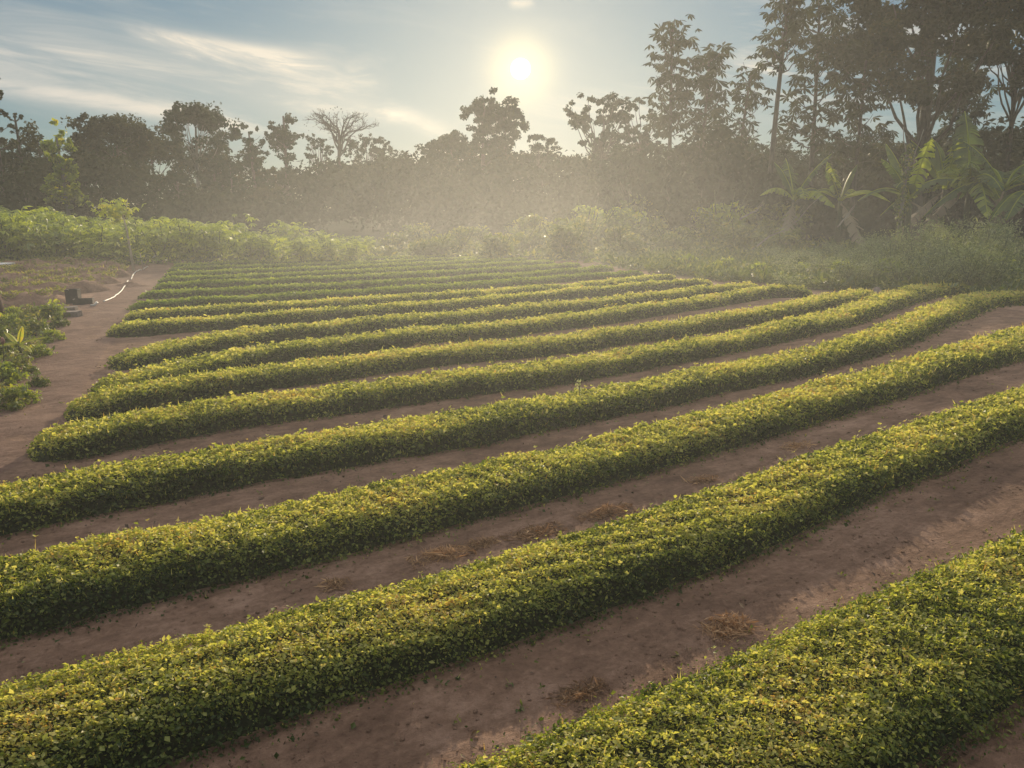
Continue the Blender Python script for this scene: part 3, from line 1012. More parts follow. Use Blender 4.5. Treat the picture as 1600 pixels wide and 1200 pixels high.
tree_at(1043, 18, 46, 84, 'palmate', 'tall thin big-leaved tree rising alone left of the drooping big-leaved trees', 317, L=0.50, n=1300, mats=(BARK, FOREST_W), trunk_r=0.13, name='big_leaved_tree', clear=0.5)
tree_at(1092, 64, 45, 104, 'palmate', 'big-leaved tree with drooping leaf hands, nearest to the tall thin one', 318, L=0.52, n=1700, mats=(BARK, FOREST_W), trunk_r=0.12, name='big_leaved_tree')
tree_at(1146, 92, 47, 90, 'palmate', 'lower big-leaved tree between its drooping neighbour and the tall bare-trunked one', 319, L=0.50, n=1250, mats=(BARK, FOREST_W), trunk_r=0.11, name='big_leaved_tree')
tree_at(1198, -48, 43, 96, 'palmate', 'tall big-leaved tree with long bare trunk leaving the top of the photo', 320, L=0.52, n=1000, mats=(BARK, FOREST_W), trunk_r=0.15, name='big_leaved_tree', clear=0.68)
tree_at(1262, -20, 44, 120, 'palmate', 'big-leaved tree against the left flank of the huge dark tree', 321, L=0.50, n=1700, mats=(BARK, FOREST_W), trunk_r=0.13, name='big_leaved_tree', clear=0.4)
tree_at(1428, -110, 40, 262, 'dome', 'huge dark dense-crowned tree filling the upper right of the photo', 322, L=0.30, n=34000, mats=(BARK, FOREST_W), clear=0.26, name='broad_tree', trunk_r=0.3)
tree_at(1330, 40, 42, 120, 'palmate', 'leafy tree with gaps of sky below the left side of the huge dark tree', 323, L=0.46, n=2000, mats=(BARK, FOREST_W), clear=0.30, name='big_leaved_tree', trunk_r=0.11)
tree_at(1497, 70, 44, 90, 'palmate', 'dark tree with drooping boughs below the right side of the huge dark tree', 324, L=0.42, n=2600, mats=(BARK, FOREST), name='big_leaved_tree', trunk_r=0.12, clear=0.4)
tree_at(1562, -60, 42, 120, 'open', 'tree with several thin forked trunks against bright sky near the right edge', 325, L=0.30, n=5200, mats=(BARK, FOREST), name='forked_tree', trunk_r=0.16)
tree_at(1632, -90, 40, 150, 'dome', 'dark tree cut off by the right edge of the photo', 326, L=0.30, n=7000, mats=(BARK, FOREST), name='broad_tree', clear=0.3)

# --- the forest wall they rise from: trees of six builds, copied
SKYLINE = [(-150, 210), (0, 222), (60, 208), (130, 222), (160, 215), (250, 205), (300, 215), (370, 222), (420, 240), (470, 258), (510, 272), (550, 262),
           (600, 236), (640, 226), (700, 222), (760, 212), (830, 222), (868, 238), (900, 236), (960, 214), (1030, 214), (1100, 214), (1180, 214), (1300, 212), (1480, 205), (1750, 190)]
sx_, sy_ = zip(*SKYLINE)
protos = []
for k, (kd, H0, W0, mt) in enumerate([('dome', 10, 7.5, FOREST), ('dome', 9, 8.5, FOREST_W), ('column', 11, 5.5, FOREST), ('dome', 11, 6.5, FOREST), ('open', 10, 8, FOREST_W), ('column', 9, 6.5, FOREST_W)]):
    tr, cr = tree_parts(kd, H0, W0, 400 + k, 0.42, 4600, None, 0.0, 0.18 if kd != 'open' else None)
    protos.append((tr.mesh('trunk', [BARK]), cr.mesh('crown', [mt]), H0))
FIRST = {}
wall = []
px = -140
k = 0
while px < 1740:
    for row in (0, 1):
        p_ = px + row * 22 + rng.normal(0, 7)
        Y = (72 if row == 0 else 98) + rng.normal(0, 4)
        if p_ > 980: Y -= 18 if row == 0 else 26
        top = float(np.interp(p_, sx_, sy_)) + (rng.uniform(14, 58) if row == 0 else rng.uniform(0, 16))
        wall.append([p_, Y, top, row, (k * 5 + row * 3 + rng.integers(0, 2)) % 6])
    px += 47
    k += 1
for row, where in ((0, 'front rank'), (1, 'back rank')):
    seq = sorted([w for w in wall if w[3] == row], key=lambda w: w[0])
    inview = [w for w in seq if -15 <= w[0] <= 1615]
    for w in seq:
        p_, Y, top, _, kd = w
        loc = put(p_, Y)
        s_ = (z_at(top, Y) - loc[2]) / protos[kd][2]
        i = inview.index(w) + 1 if w in inview else 0
        form = ['rounded', 'broad', 'narrow', 'tall rounded', 'flat-topped', 'ragged narrow'][kd]
        lab = f'hazy {form} tree in the {where} of the forest wall, {nth(i)} from the left' if i else f'hazy {form} tree of the forest wall just outside the photo'
        t = thing('forest_tree', lab, 'tree', loc, rng.random() * 6.28, 'trees of the hazy forest wall', (s_ * rng.uniform(0.95, 1.25), s_ * rng.uniform(0.95, 1.25), s_))
        for nm, me in (('trunk', protos[kd][0]), ('crown', protos[kd][1])):
            o = bpy.data.objects.new(nm, me)
            COL.objects.link(o)
            o.parent = t

# --- tangled undergrowth closing the foot of the forest: nobody could count it
ug = MB()
for k in range(1000):
    p_ = rng.uniform(-200, 1800)
    Y = rng.uniform(50, 70) if p_ < 1000 else rng.uniform(40, 52)
    X = x_at(p_, Y)
    hmax = 5.2 if p_ < 1000 else 5.5
    z = rng.random() ** 0.8 * hmax * (0.75 + 0.35 * math.sin(p_ * 0.013) + 0.15 * math.sin(p_ * 0.041))
    s_ = rng.uniform(0.8, 1.7)
    clump(ug, (X, Y, float(terrain(X, Y)) + z * 0.9), (s_, s_, s_ * 0.8), 60, 0.36, 0, rng.normal(0, 0.15))
for k in range(420):      # a deeper rank closes the gaps between the trunks
    p_ = rng.uniform(-200, 1800)
    Y = rng.uniform(104, 118)
    X = x_at(p_, Y)
    s_ = rng.uniform(1.3, 2.4)
    z = rng.random() * 5.0
    clump(ug, (X, Y, float(terrain(X, Y)) + z), (s_, s_, s_ * 0.8), 60, 0.6, 0, rng.normal(-0.1, 0.1))
for k in range(260):
    p_ = rng.uniform(480, 1250)
    Y = rng.uniform(56, 68)
    X = x_at(p_, Y)
    s_ = rng.uniform(1.0, 1.8)
    clump(ug, (X, Y, float(terrain(X, Y)) + rng.uniform(1.5, 4.6)), (s_, s_, s_ * 0.9), 70, 0.38, 0, rng.normal(0, 0.12))
tag(ug.build('forest_undergrowth', UNDER), 'dim tangled undergrowth at the foot of the forest wall', 'undergrowth', kind='stuff')

# ================================================================== CASSAVA HEDGE, SHRUBS, WEEDS
def cassava_mesh(seed, H):
    global rng
    keep = rng
    rng = np.random.default_rng(seed)
    st, lf = MB(), MB()
    for k in range(5):
        a = rng.random() * 6.28
        top = np.array([math.cos(a) * 0.45, math.sin(a) * 0.45, H * rng.uniform(0.72, 0.95)])
        limb(st, rng.normal(0, 0.06, 3) * [1, 1, 0], top, 0.02, 0.009, 0.03, 6, 5)
        n = 34
        t = rng.uniform(0.35, 1.03, n)
        C = top * t[:, None] + rng.normal(0, 0.26, (n, 3)) * [1, 1, 0.5]
        C[:, 2] = np.clip(C[:, 2], 0.12, None)
        palmate(lf, C, rng.normal(0, 0.45, (n, 3)) - np.array([0, 0, 1.0]), 0.20, 6, 0.15 * (rng.random() - 0.5))
    n = 260
    P = rng.normal(0, 0.42, (n, 3)) * [1, 1, 0] + np.stack([np.zeros(n), np.zeros(n), rng.uniform(0.05, H * 0.8, n)], -1)
    Nn = rand_dirs(n, (0, 0, 0.6)); lf.leaves(P, perp_axis(Nn), Nn, 0.13, 0.06, 0.1, 0, rng.random(n) * 0.7)
    rng = keep
    return st.mesh('stem', [STEM]), lf.mesh('foliage', [CASSAVA])


def shrub_mesh(seed, H, Wd, L, n, mat, stems=6):
    global rng
    keep = rng
    rng = np.random.default_rng(seed)
    st, lf = MB(), MB()
    for k in range(stems):
        a = rng.random() * 6.28
        top = np.array([math.cos(a) * Wd * 0.35, math.sin(a) * Wd * 0.35, H * rng.uniform(0.6, 0.9)])
        limb(st, rng.normal(0, 0.05 * Wd, 3) * [1, 1, 0], top, 0.016 * H, 0.006 * H, 0.03, 5, 5)
    nc = 16
    for k in range(nc):
        d = rand_dirs(1, (0, 0, 0.5))[0]
        d[2] = abs(d[2])
        c = d * np.array([Wd * 0.36, Wd * 0.36, H * 0.72]) * rng.uniform(0.55, 1.05)
        c[2] = max(c[2], 0.12 * H)
        clump(lf, c, np.array([Wd * 0.20, Wd * 0.20, H * 0.17]) * rng.uniform(0.7, 1.3), n // nc, L, 0, rng.normal(0, 0.12))
    rng = keep
    return st.mesh('stem', [STEM]), lf.mesh('foliage', [mat])


def feather_mesh(seed, H):
    global rng
    keep = rng
    rng = np.random.default_rng(seed)
    st, lf = MB(), MB()
    for k in range(16):
        a = rng.random() * 6.28
        rr = 0.45 * math.sqrt(rng.random())
        top = np.array([math.cos(a) * rr, math.sin(a) * rr, H * rng.uniform(0.7, 1.0)])
        limb(st, rng.normal(0, 0.08, 3) * [1, 1, 0], top, 0.008, 0.004, 0.02, 4, 4)
        n = 80
        t = rng.uniform(0.12, 1.06, n)
        P = top * t[:, None] + rng.normal(0, 0.11, (n, 3))
        P[:, 2] = np.clip(P[:, 2], 0.03, None)
        Nn = rand_dirs(n, (0, 0, 0.4)); A = unit(perp_axis(Nn) + np.array([0, 0, 0.4]))
        lf.leaves(P, A, Nn, 0.085 * rng.lognormal(0, 0.3, n), 0.028, 0.1, 0, np.clip(rng.random(n) * 0.7 + 0.3 * (t - 0.5), 0, 1))
    rng = keep
    return st.mesh('stem', [STEM]), lf.mesh('foliage', [FEATHER])


def plant(name, label, cat, meshes, loc, s_, group, rz=None):
    t = thing(name, label, cat, loc, rng.random() * 6.28 if rz is None else rz, group, s_)
    for nm, me in zip(('stem', 'foliage'), meshes):
        o = bpy.data.objects.new(nm, me)
        COL.objects.link(o)
        o.parent = t
    return t


# cassava hedge left of the field, three ranks deep
CASS = [cassava_mesh(500 + k, 1.6) for k in range(5)]
for row, (where, Y0) in enumerate((('front', 28.5), ('middle', 32.5), ('rear', 37.5))):
    n = 15
    seq = []
    for k in range(n):
        p_ = -55 + k * 43 + rng.normal(0, 7) + row * 13
        seq.append((p_, Y0 + rng.normal(0, 0.6)))
    seq.sort()
    inview = [q for q in seq if q[0] > -12]
    for q in seq:
        p_, Y = q
        loc = put(p_, Y)
        top = np.interp(p_, (0, 120, 300, 440, 580), (322, 330, 342, 352, 376)) + 7 * rng.normal() + (8, 4, 0)[row]
        s_ = max(0.5, (z_at(top, Y) - loc[2]) / 1.62)
        i = inview.index(q) + 1 if q in inview else 0
        lab = (f'sunlit cassava bush, {nth(i)} from the left in the {where} rank of the hedge' if i else 'cassava bush of the hedge just outside the left edge')
        plant('cassava_bush', lab, 'bush', CASS[(k + int(p_)) % 5], loc, (s_ * 1.25, s_ * 1.25, s_), 'cassava bushes in the hedge left of the field')

# hazy shrubs beyond the far end of the field
SHR = [shrub_mesh(520 + k, 2.0, 2.6, 0.20, 1500, WEED) for k in range(4)]
seq = sorted([(590 + k * 31 + rng.normal(0, 9), 31.5 + (k % 3) * 3.6 + rng.normal(0, 0.5), k % 3) for k in range(22)])
for i, (p_, Y, r_) in enumerate(seq):
    loc = put(p_, Y)
    top = np.interp(p_, (580, 700, 900, 1100, 1250), (372, 362, 345, 348, 362)) + rng.normal(0, 7) - r_ * 12
    s_ = max(0.35, (z_at(top, Y) - loc[2]) / 1.9)
    plant('shrub', f'hazy shrub beyond the far end of the field, {nth(i + 1)} from the left', 'shrub', SHR[i % 4], loc, (max(s_, 0.75) * 1.1, max(s_, 0.75) * 1.1, s_), 'hazy shrubs beyond the field')

# taller leafy bushes on the bank behind the shrubs, rising to the right
BANK = [shrub_mesh(550 + k, 2.6, 3.0, 0.24, 1700, mt_) for k, mt_ in enumerate((WEED, LIT, FOREST_W))]
seq = sorted([(835 + k * 42 + rng.normal(0, 10), 41 + rng.uniform(-2, 4)) for k in range(11)])
for i, (p_, Y) in enumerate(seq):
    loc = put(p_, Y)
    top = np.interp(p_, (830, 1000, 1250), (318, 296, 300)) + rng.normal(0, 9)
    s_ = (z_at(top, Y) - loc[2]) / 2.5
    plant('tall_bush', f'tall hazy bush on the bank right of centre, {nth(i + 1)} from the left', 'bush', BANK[(i * 2 + i // 3) % 3], loc, (s_ * 0.95, s_ * 0.95, s_), 'tall bushes on the bank right of centre')

# feathery weeds on the right verge
FEA = [feather_mesh(540 + k, 1.2) for k in range(4)]
seq = []
for k in range(40):
    Y = 17.0 + 10.5 * (k % 5) / 4 + rng.normal(0, 0.5)
    p_ = 1255 + (k // 5) * 50 + rng.normal(0, 12) + (k % 2) * 20 - (Y - 17) * 6
    seq.append((p_, Y, k % 5))
for row, where in enumerate(('nearest', 'second', 'middle', 'fourth', 'farthest')):
    rr = sorted([q for q in seq if q[2] == row])
    for i, (p_, Y, _) in enumerate(rr):
        loc = put(p_, Y)
        top = np.interp(p_, (1230, 1350, 1450, 1600), (412, 372, 352, 340)) + rng.normal(0, 6) + (4 - row) * np.interp(p_, (1230, 1600), (4, 15))
        s_ = max(0.4, (z_at(top, Y) - loc[2]) / 1.15)
        plant('feathery_weed', f'grey-green feathery weed on the right verge, {nth(i + 1)} from the left in the {where} rank', 'weed', FEA[(i + row) % 4], loc,
              (max(0.8, s_) * 1.15, max(0.8, s_) * 1.15, s_), 'feathery weeds on the right verge')

# bright leafy creepers where the verge meets the beds
CRE = [shrub_mesh(560 + k, 0.5, 0.9, 0.11, 420, LIT, 4) for k in range(3)]
for i, (x, y, s_, lab) in enumerate([(1322, 442, 0.95, 'bright yellow-green creeper at the end of the sixth bed'), (1383, 440, 1.0, 'bright yellow-green creeper beside a pale stone on the right verge'),
                                     (1262, 432, 0.7, 'small lit creeper at the left end of the right verge'), (1560, 432, 1.1, 'lit leafy creeper near the right edge of the photo'),
                                     (1455, 428, 0.8, 'dim leafy creeper between two lit ones on the right verge'), (1190, 430, 0.7, 'dull low creeper in the shade right of the far beds'),
                                     (1130, 425, 0.7, 'dull low creeper beside the ends of the far beds'), (1075, 418, 0.75, 'dim creeper at the right end of the darker beds')]):
    g_ = ground_at(x, y)
    plant('creeper', lab, 'plant', CRE[i % 3], tuple(g_), s_ * 1.45, 'leafy creepers at the edge of the beds')

# weeds on the left verge beside the path
WDS = [shrub_mesh(580 + k, 0.55, 0.75, 0.075, 620, WEED, 5) for k in range(4)]
WDL = [shrub_mesh(586 + k, 0.55, 0.75, 0.07, 620, LIT, 5) for k in range(2)]
left_weeds = [(8, 640, 0.8, 'nearest bushy weed on the left verge, at the lower end of the path'), (32, 628, 0.75, 'bright bushy weed touching the path, lowest on the left verge'),
              (60, 604, 0.5, 'small weed leaning over the path on the left verge'), (5, 600, 1.0, 'dense weed at the left edge below the broad-leaved plant'),
              (30, 585, 0.8, 'weed with drooping stems just below the broad-leaved plant'), (62, 560, 0.75, 'dark shaded weed beside the path, right of the broad-leaved plant'),
              (6, 555, 1.1, 'tall weed at the left edge beside the broad-leaved plant'), (80, 535, 0.8, 'dark weed at the widest bare part of the path'),
              (50, 522, 1.0, 'pale weed behind the broad-leaved plant'), (15, 515, 1.1, 'tall weed at the foot of the reddish post'),
              (92, 512, 0.8, 'low weed at the path edge below the flat slabs'), (82, 497, 0.9, 'bright yellow weed left of the flat slabs'),
              (48, 497, 0.8, 'straw-coloured weed between the post and the bright yellow weed'), (20, 498, 0.9, 'grey-green weed close behind the reddish post'),
              (-30, 560, 1.2, 'weed just outside the left edge'), (-40, 620, 1.2, 'weed outside the left edge near the path')]
for i, (x, y, s_, lab) in enumerate(left_weeds):
    g_ = ground_at(x, y)
    me = WDL[i % 2] if i % 2 else WDS[i % 4]
    plant('weed', lab, 'weed', me, tuple(g_), s_ * 0.70, 'weeds on the left verge')
YW = shrub_mesh(590, 0.5, 0.6, 0.08, 420, LIT, 4)

# low ground cover under the weeds of both verges and the hedge
gc = MB()
def cover(n, fx, fy, L, mat=0, lo=0.0, hi=0.08, tone=0.0):
    X, Y = fx(n), fy(n)
    X = X if not callable(X) else X(Y)
    Z = terrain(X, Y) + lump(X, Y) + rng.uniform(lo, hi, n)
    Nn = rand_dirs(n, (0, 0, 0.9)); A = unit(perp_axis(Nn) + np.array([0, 0, 0.35]))
    l = L * rng.lognormal(0, 0.3, n)
    gc.leaves(np.stack([X, Y, Z], -1), A, Nn, l, l * 0.4, 0.1, mat, np.clip(rng.random(n) + tone, 0, 1))
n = 15000
yy = rng.uniform(27.2, 46, n); ppx = rng.uniform(-120, 1700, n)
okm = (np.where(ppx < 560, yy > 27.6, yy > 29.5 + (ppx > 900) * -4))
cover(int(okm.sum()), lambda m: x_at(ppx[okm], yy[okm]), lambda m: yy[okm], 0.20, 0, 0, 0.30)
n = 95000
yy = rng.uniform(15.5, 31, n); ppx = rng.uniform(940, 1760, n)
okm = ppx > np.interp(yy, (15.5, 17, 19, 21, 24, 30), (1540, 1290, 1165, 1075, 1000, 900)) + 25 * wob(yy, yy, 3, 0.3, 2)
cover(int(okm.sum()), lambda m: x_at(ppx[okm], yy[okm]), lambda m: yy[okm], 0.13, 0, 0, 0.20, -0.15)
n = 14000
vx = rng.uniform(-300, 105, n); vy = rng.uniform(486, 660, n)
GP = np.array([ground_at(a, b) for a, b in zip(vx[::4], vy[::4])])
lim = np.interp(GP[:, 1], (6, 7.4, 8.5, 10, 12, 14), (-5.55, -5.6, -5.75, -6.4, -7.3, -8.3)) + 0.25 * wob(GP[:, 1], GP[:, 0], 4, 0.6, 3)
GP = GP[GP[:, 0] < lim]
GP = np.repeat(GP, 4, axis=0) + rng.normal(0, 0.07, (len(GP) * 4, 3)) * [1, 1, 0]
cover(len(GP), lambda m: GP[:, 0], lambda m: GP[:, 1], 0.06, 0, 0, 0.12)
tag(gc.build('ground_cover', WEED), 'low green growth covering the verges and the ground under the bushes', 'ground cover', kind='stuff')

# ================================================================== BANANA PLANTS
def banana_leaf(mb, base, az_, L, Wd, rise, droop, torn, mat=0, rnd=0.5):
    n = 13
    t = np.linspace(0, 1, n)
    d = np.array([math.cos(az_), math.sin(az_), 0])
    side = np.array([-d[1], d[0], 0])
    mid = np.asarray(base) + d[None] * (L * (t * math.cos(rise) + 0.12 * t * t))[:, None] * 0.85
    mid[:, 2] += L * (math.sin(rise) * t - droop * t ** 2.2)
    T = unit(np.gradient(mid, axis=0))
    Nn = unit(np.cross(T, side))
    prof = np.clip(np.sin(np.pi * np.clip((t - 0.13) / 0.87, 0, 1) ** 0.75), 0, 1) ** 0.6
    w = Wd / 2 * prof
    if torn < 0.2:
        cols = []
        for u in (-1, -0.5, 0, 0.5, 1):
            edge = w * u * (1 - torn * rng.random(n) * (abs(u) > 0.4))
            cols.append(mid + side * edge[:, None] - Nn * (0.30 * np.abs(edge))[:, None])
        V = np.stack(cols, 1)
        ii, jj = np.meshgrid(np.arange(n - 1), np.arange(4), indexing='ij')
        Q = np.stack([ii * 5 + jj, ii * 5 + jj + 1, (ii + 1) * 5 + jj + 1, (ii + 1) * 5 + jj], -1).reshape(-1, 4)
        mb.add(V, Q, mat, np.clip(rnd + rng.normal(0, 0.06, len(Q)), 0, 1))
    else:
        # wind-torn: each strip hangs from the midrib at its own angle
        tf = np.linspace(0.12, 1, 27)
        mf = np.stack([np.interp(tf, t, mid[:, k]) for k in range(3)], -1)
        wf = np.interp(tf, t, w)
        for sg in (-1, 1):
            for j in range(26):
                hang = 0.35 + torn * rng.random() * 2.2
                d1 = unit(side * sg - np.array([0, 0, 1]) * hang * 0.55 + T[min(n - 1, j // 2)] * 0.25)
                d2 = unit(side * sg - np.array([0, 0, 1]) * hang + T[min(n - 1, j // 2)] * 0.25)
                w0, w1 = wf[j], wf[j + 1]
                m0, m1 = mf[j] + d1 * w0 * 0.5, mf[j + 1] + d1 * w1 * 0.5
                e0, e1 = m0 + d2 * w0 * 0.55 * rng.uniform(0.8, 1.05), m1 + d2 * w1 * 0.55 * rng.uniform(0.7, 1.0)
                rn_ = float(np.clip(rnd + rng.normal(0, 0.1), 0, 1))
                mb.add([mf[j], mf[j + 1], m1, m0], [[0, 1, 2, 3]], mat, rn_)
                mb.add([m0, m1, e1, e0], [[0, 1, 2, 3]], mat, rn_)
    mb.tube(mid, np.linspace(0.028, 0.008, n) * max(0.5, Wd / 0.6), 5, mat, 0.9)


def banana(label, px, ytop, Y, seed, nl=8, stem_h=None, face=None):
    global rng
    keep = rng
    rng = np.random.default_rng(seed)
    loc = put(px, Y)
    H = z_at(ytop, Y) - loc[2]
    sh = stem_h or H * 0.48
    t = thing('banana_plant', label, 'banana plant', loc, 0, 'banana plants at the right edge of the forest')
    s = MB()
    s.tube([(0, 0, -0.1), (0.03, 0.02, sh * 0.5), (0.02, 0.03, sh)], [0.16, 0.12, 0.08], 9)
    s.build('stem', STEM, t)
    for k in range(nl):
        a = k * 2.4 + seed + rng.normal(0, 0.35)
        rise = rng.uniform(0.35, 1.4)
        mb = MB()
        dry = k >= nl - 1
        L = (H - sh) * rng.uniform(1.0, 1.25) if rise > 1 else (H - sh) * rng.uniform(0.95, 1.3)
        if dry: rise = -0.35
        banana_leaf(mb, (0.02, 0.03, sh - 0.06 * k * 0.3), a, L, L * rng.uniform(0.24, 0.33), rise, rng.uniform(0.5, 0.85) if rise < 1 else rng.uniform(0.12, 0.35), 0.6 if dry else rng.choice([0.08, 0.3, 0.6]), 0, rng.uniform(0.2, 0.95))
        o = mb.build('leaf', BANANA_DRY if dry else BANANA, t)
        if dry: o['label'] = 'dry drooping leaf'
    rng = keep
    return t


banana('banana plant with lit upright leaf, leftmost of the bananas', 1238, 226, 37, 31)
banana('half-shaded banana plant between the leftmost one and the vine-clad trunk', 1310, 232, 38, 32)
banana('banana plant with long grey arching leaves beside the vine-clad trunk', 1418, 212, 32, 33)
banana('banana plant with two tall glowing upright leaves, pale stem showing', 1508, 160, 32, 34, 9)
banana('banana plant with glowing leaves right of the tallest glowing one', 1562, 172, 31, 35, 9)
banana('dark banana plant cut off by the right edge', 1612, 205, 30, 36, 8)
banana('banana plant deep in shade behind the two glowing ones', 1470, 190, 36, 37, 8)

# vine-clad trunk among the bananas
vt = thing('vine_clad_trunk', 'thin bare trunk clothed in small climbing leaves, left of the glowing bananas', 'tree trunk', put(1405, 29.5))
zt = z_at(215, 29.5) - vt.location[2]
m_ = MB()
P = np.stack([np.linspace(0, 0.08, 8), np.zeros(8), np.linspace(-0.1, zt * 0.86, 8)], -1)
m_.tube(P, np.linspace(0.09, 0.05, 8), 7)
limb(m_, P[-2], P[-1] + [0.45, 0, 0.9], 0.04, 0.012)
limb(m_, P[-2], P[-1] + [-0.25, 0.1, 1.0], 0.04, 0.012)
m_.build('trunk', BARK_PALE, vt)
m_ = MB()
n = 700
z = rng.uniform(0.1, zt * 0.95, n); a = rng.random(n) * 6.28; r_ = rng.uniform(0.06, 0.28, n) * (0.7 + 0.5 * np.sin(z * 4))
P = np.stack([np.cos(a) * r_ + 0.08 * z / zt, np.sin(a) * r_, z], -1)
Nn = unit(np.stack([np.cos(a), np.sin(a), np.full(n, 0.5)], -1) + rng.normal(0, 0.4, (n, 3)))
m_.leaves(P, unit(perp_axis(Nn) + [0, 0, -0.4]), Nn, 0.13, 0.08, 0.1)
m_.build('climbing_vine', WEED, vt)

# ================================================================== SEEDLING PLOT LEFT OF THE PATH
ROWS = [((-90, 426), (192, 413), 'farthest'), ((-90, 438), (198, 421), 'second farthest'), ((-90, 450), (200, 431), 'third farthest'),
        ((-90, 463), (186, 441), 'third nearest'), ((-90, 476), (160, 452), 'second nearest'), ((-70, 490), (98, 471), 'nearest')]
for ri, (a, b, where) in enumerate(ROWS):
    A0, B0 = ground_at(*a)[:2], ground_at(*b)[:2]
    Lr = np.linalg.norm(B0 - A0)
    d = (B0 - A0) / Lr
    nrm_ = np.array([-d[1], d[0]])
    s = np.linspace(0, Lr, int(Lr / 0.12))
    u = np.linspace(-1, 1, 9)
    SS, UU = np.meshgrid(s, u, indexing='ij')
    cap = np.clip(np.minimum(SS, Lr - SS) / 0.4, 0, 1) ** 0.5
    X = A0[0] + d[0] * SS + nrm_[0] * (UU * 0.40 + 0.12 * wob(SS, SS * 0, 60 + ri, 0.2, 2))
    Y = A0[1] + d[1] * SS + nrm_[1] * (UU * 0.40 + 0.12 * wob(SS, SS * 0, 60 + ri, 0.2, 2))
    Z = terrain(X, Y) + lump(X, Y) - 0.02 + 0.28 * cap * (1 - np.abs(UU) ** 2.2) * (1 + 0.3 * wob(X, Y, 70 + ri, 1.5, 3))
    n1, n2 = X.shape
    ii, jj = np.meshgrid(np.arange(n1 - 1), np.arange(n2 - 1), indexing='ij')
    Q = np.stack([ii * n2 + jj, (ii + 1) * n2 + jj, (ii + 1) * n2 + jj + 1, ii * n2 + jj + 1], -1).reshape(-1, 4)
    mb = MB().add(np.stack([X, Y, Z], -1), Q, 0, 0.0)
    npl = int(Lr * 30)
    ps, pu = rng.uniform(0.1, Lr, npl), rng.normal(0, 0.42, npl)
    per = 9
    ps, pu = np.repeat(ps, per), np.repeat(pu, per)
    m = len(ps)
    P = np.stack([A0[0] + d[0] * ps + nrm_[0] * pu * 0.36, A0[1] + d[1] * ps + nrm_[1] * pu * 0.36, np.zeros(m)], -1)
    P[:, :2] += rng.normal(0, 0.025, (m, 2))
    P[:, 2] = terrain(P[:, 0], P[:, 1]) - 0.01 + 0.25 * (1 - np.clip(np.abs(pu), 0, 1) ** 2.2) + rng.uniform(0, 0.07, m)
    Nn = rand_dirs(m, (0, 0, 0.5))
    mb.leaves(P, unit(perp_axis(Nn) + [0, 0, 0.5]), Nn, 0.075 * rng.lognormal(0, 0.3, m), 0.03, 0.1, 1, np.clip(rng.beta(3, 2, m), 0, 1))
    o = mb.build('seedling_bed', [SOIL, SEEDLING])
    tag(o, f'low bare soil ridge with sparse seedlings left of the path, {where}', 'seedling bed', 'seedling ridges in the plot left of the path')

# ================================================================== THINGS LEFT LYING AROUND
DARKWOOD = rough_mat('dark_weathered_plastic', (0.030, 0.024, 0.022), (0.060, 0.046, 0.040), 14, 0.7, 0.2)
SLAB = rough_mat('pale_slab', (0.16, 0.12, 0.10), (0.30, 0.25, 0.21), 16, 0.9, 0.3)
PIPE = rough_mat('white_pipe', (0.40, 0.37, 0.32), (0.70, 0.67, 0.61), 10, 0.45, 0.05)
REDWOOD = rough_mat('reddish_post_wood', (0.07, 0.035, 0.028), (0.15, 0.08, 0.06), 20, 0.85, 0.4, (1, 1, 0.2))
BOARD = rough_mat('pale_board', (0.55, 0.53, 0.50), (0.75, 0.73, 0.70), 9, 0.5, 0.1)
STAKE = rough_mat('stake_wood', (0.34, 0.28, 0.19), (0.52, 0.44, 0.31), 16, 0.9, 0.3, (1, 1, 0.2))

c = ground_at(116, 474)
t = thing('container', 'dark open-topped container standing upright at the edge of the seedling plot', 'container', tuple(c), R(12))
mb = MB()
for sx_, sy_, w_, d_ in ((0, -0.105, 0.24, 0.014), (0, 0.105, 0.24, 0.014), (-0.112, 0, 0.014, 0.196), (0.112, 0, 0.014, 0.196)):
    mb.box((sx_, sy_, 0.135), (w_, d_, 0.28))
mb.box((0, 0, 0.012), (0.20, 0.19, 0.02))
mb.build('body', DARKWOOD, t)
mb = MB()
for sx_, sy_, w_, d_ in ((-0.085, -0.105, 0.085, 0.03), (0.085, -0.105, 0.085, 0.03), (0, 0.105, 0.255, 0.03), (-0.112, 0, 0.03, 0.18), (0.112, 0, 0.03, 0.18)):
    mb.box((sx_, sy_, 0.287), (w_, d_, 0.022))
mb.build('rim', DARKWOOD, t)

c = ground_at(131, 476)
t = thing('tray', 'low dark tray on the ground right of the dark open-topped container', 'tray', tuple(c), R(20))
mb = MB()
mb.box((0, 0, 0.03), (0.34, 0.22, 0.05))
mb.build('base', DARKWOOD, t)
mb = MB()
for sx_, sy_, w_, d_ in ((0, -0.12, 0.37, 0.018), (0, 0.12, 0.37, 0.018), (-0.176, 0, 0.018, 0.222), (0.176, 0, 0.018, 0.222)):
    mb.box((sx_, sy_, 0.06), (w_, d_, 0.125))
mb.build('rim', DARKWOOD, t)
for x, y, w_, d_, h_, rz, lab in ((109, 484.5, 0.27, 0.16, 0.075, 0.12, 'flat pale-topped slab just below the dark container'),
                                  (115, 494.5, 0.28, 0.17, 0.11, -0.10, 'thick pale-topped slab on the bare soil, nearest the camera')):
    c = ground_at(x, y)
    o = MB().box((0, 0, h_ / 2 - 0.01), (w_, d_, h_), 0, 0, None, 0.97, 0.003, 0.008).build('slab', SLAB, None, tuple(c))
    o.rotation_euler = (R(2), R(-3), rz)
    tag(o, lab, 'slab', 'slabs beside the dark container')


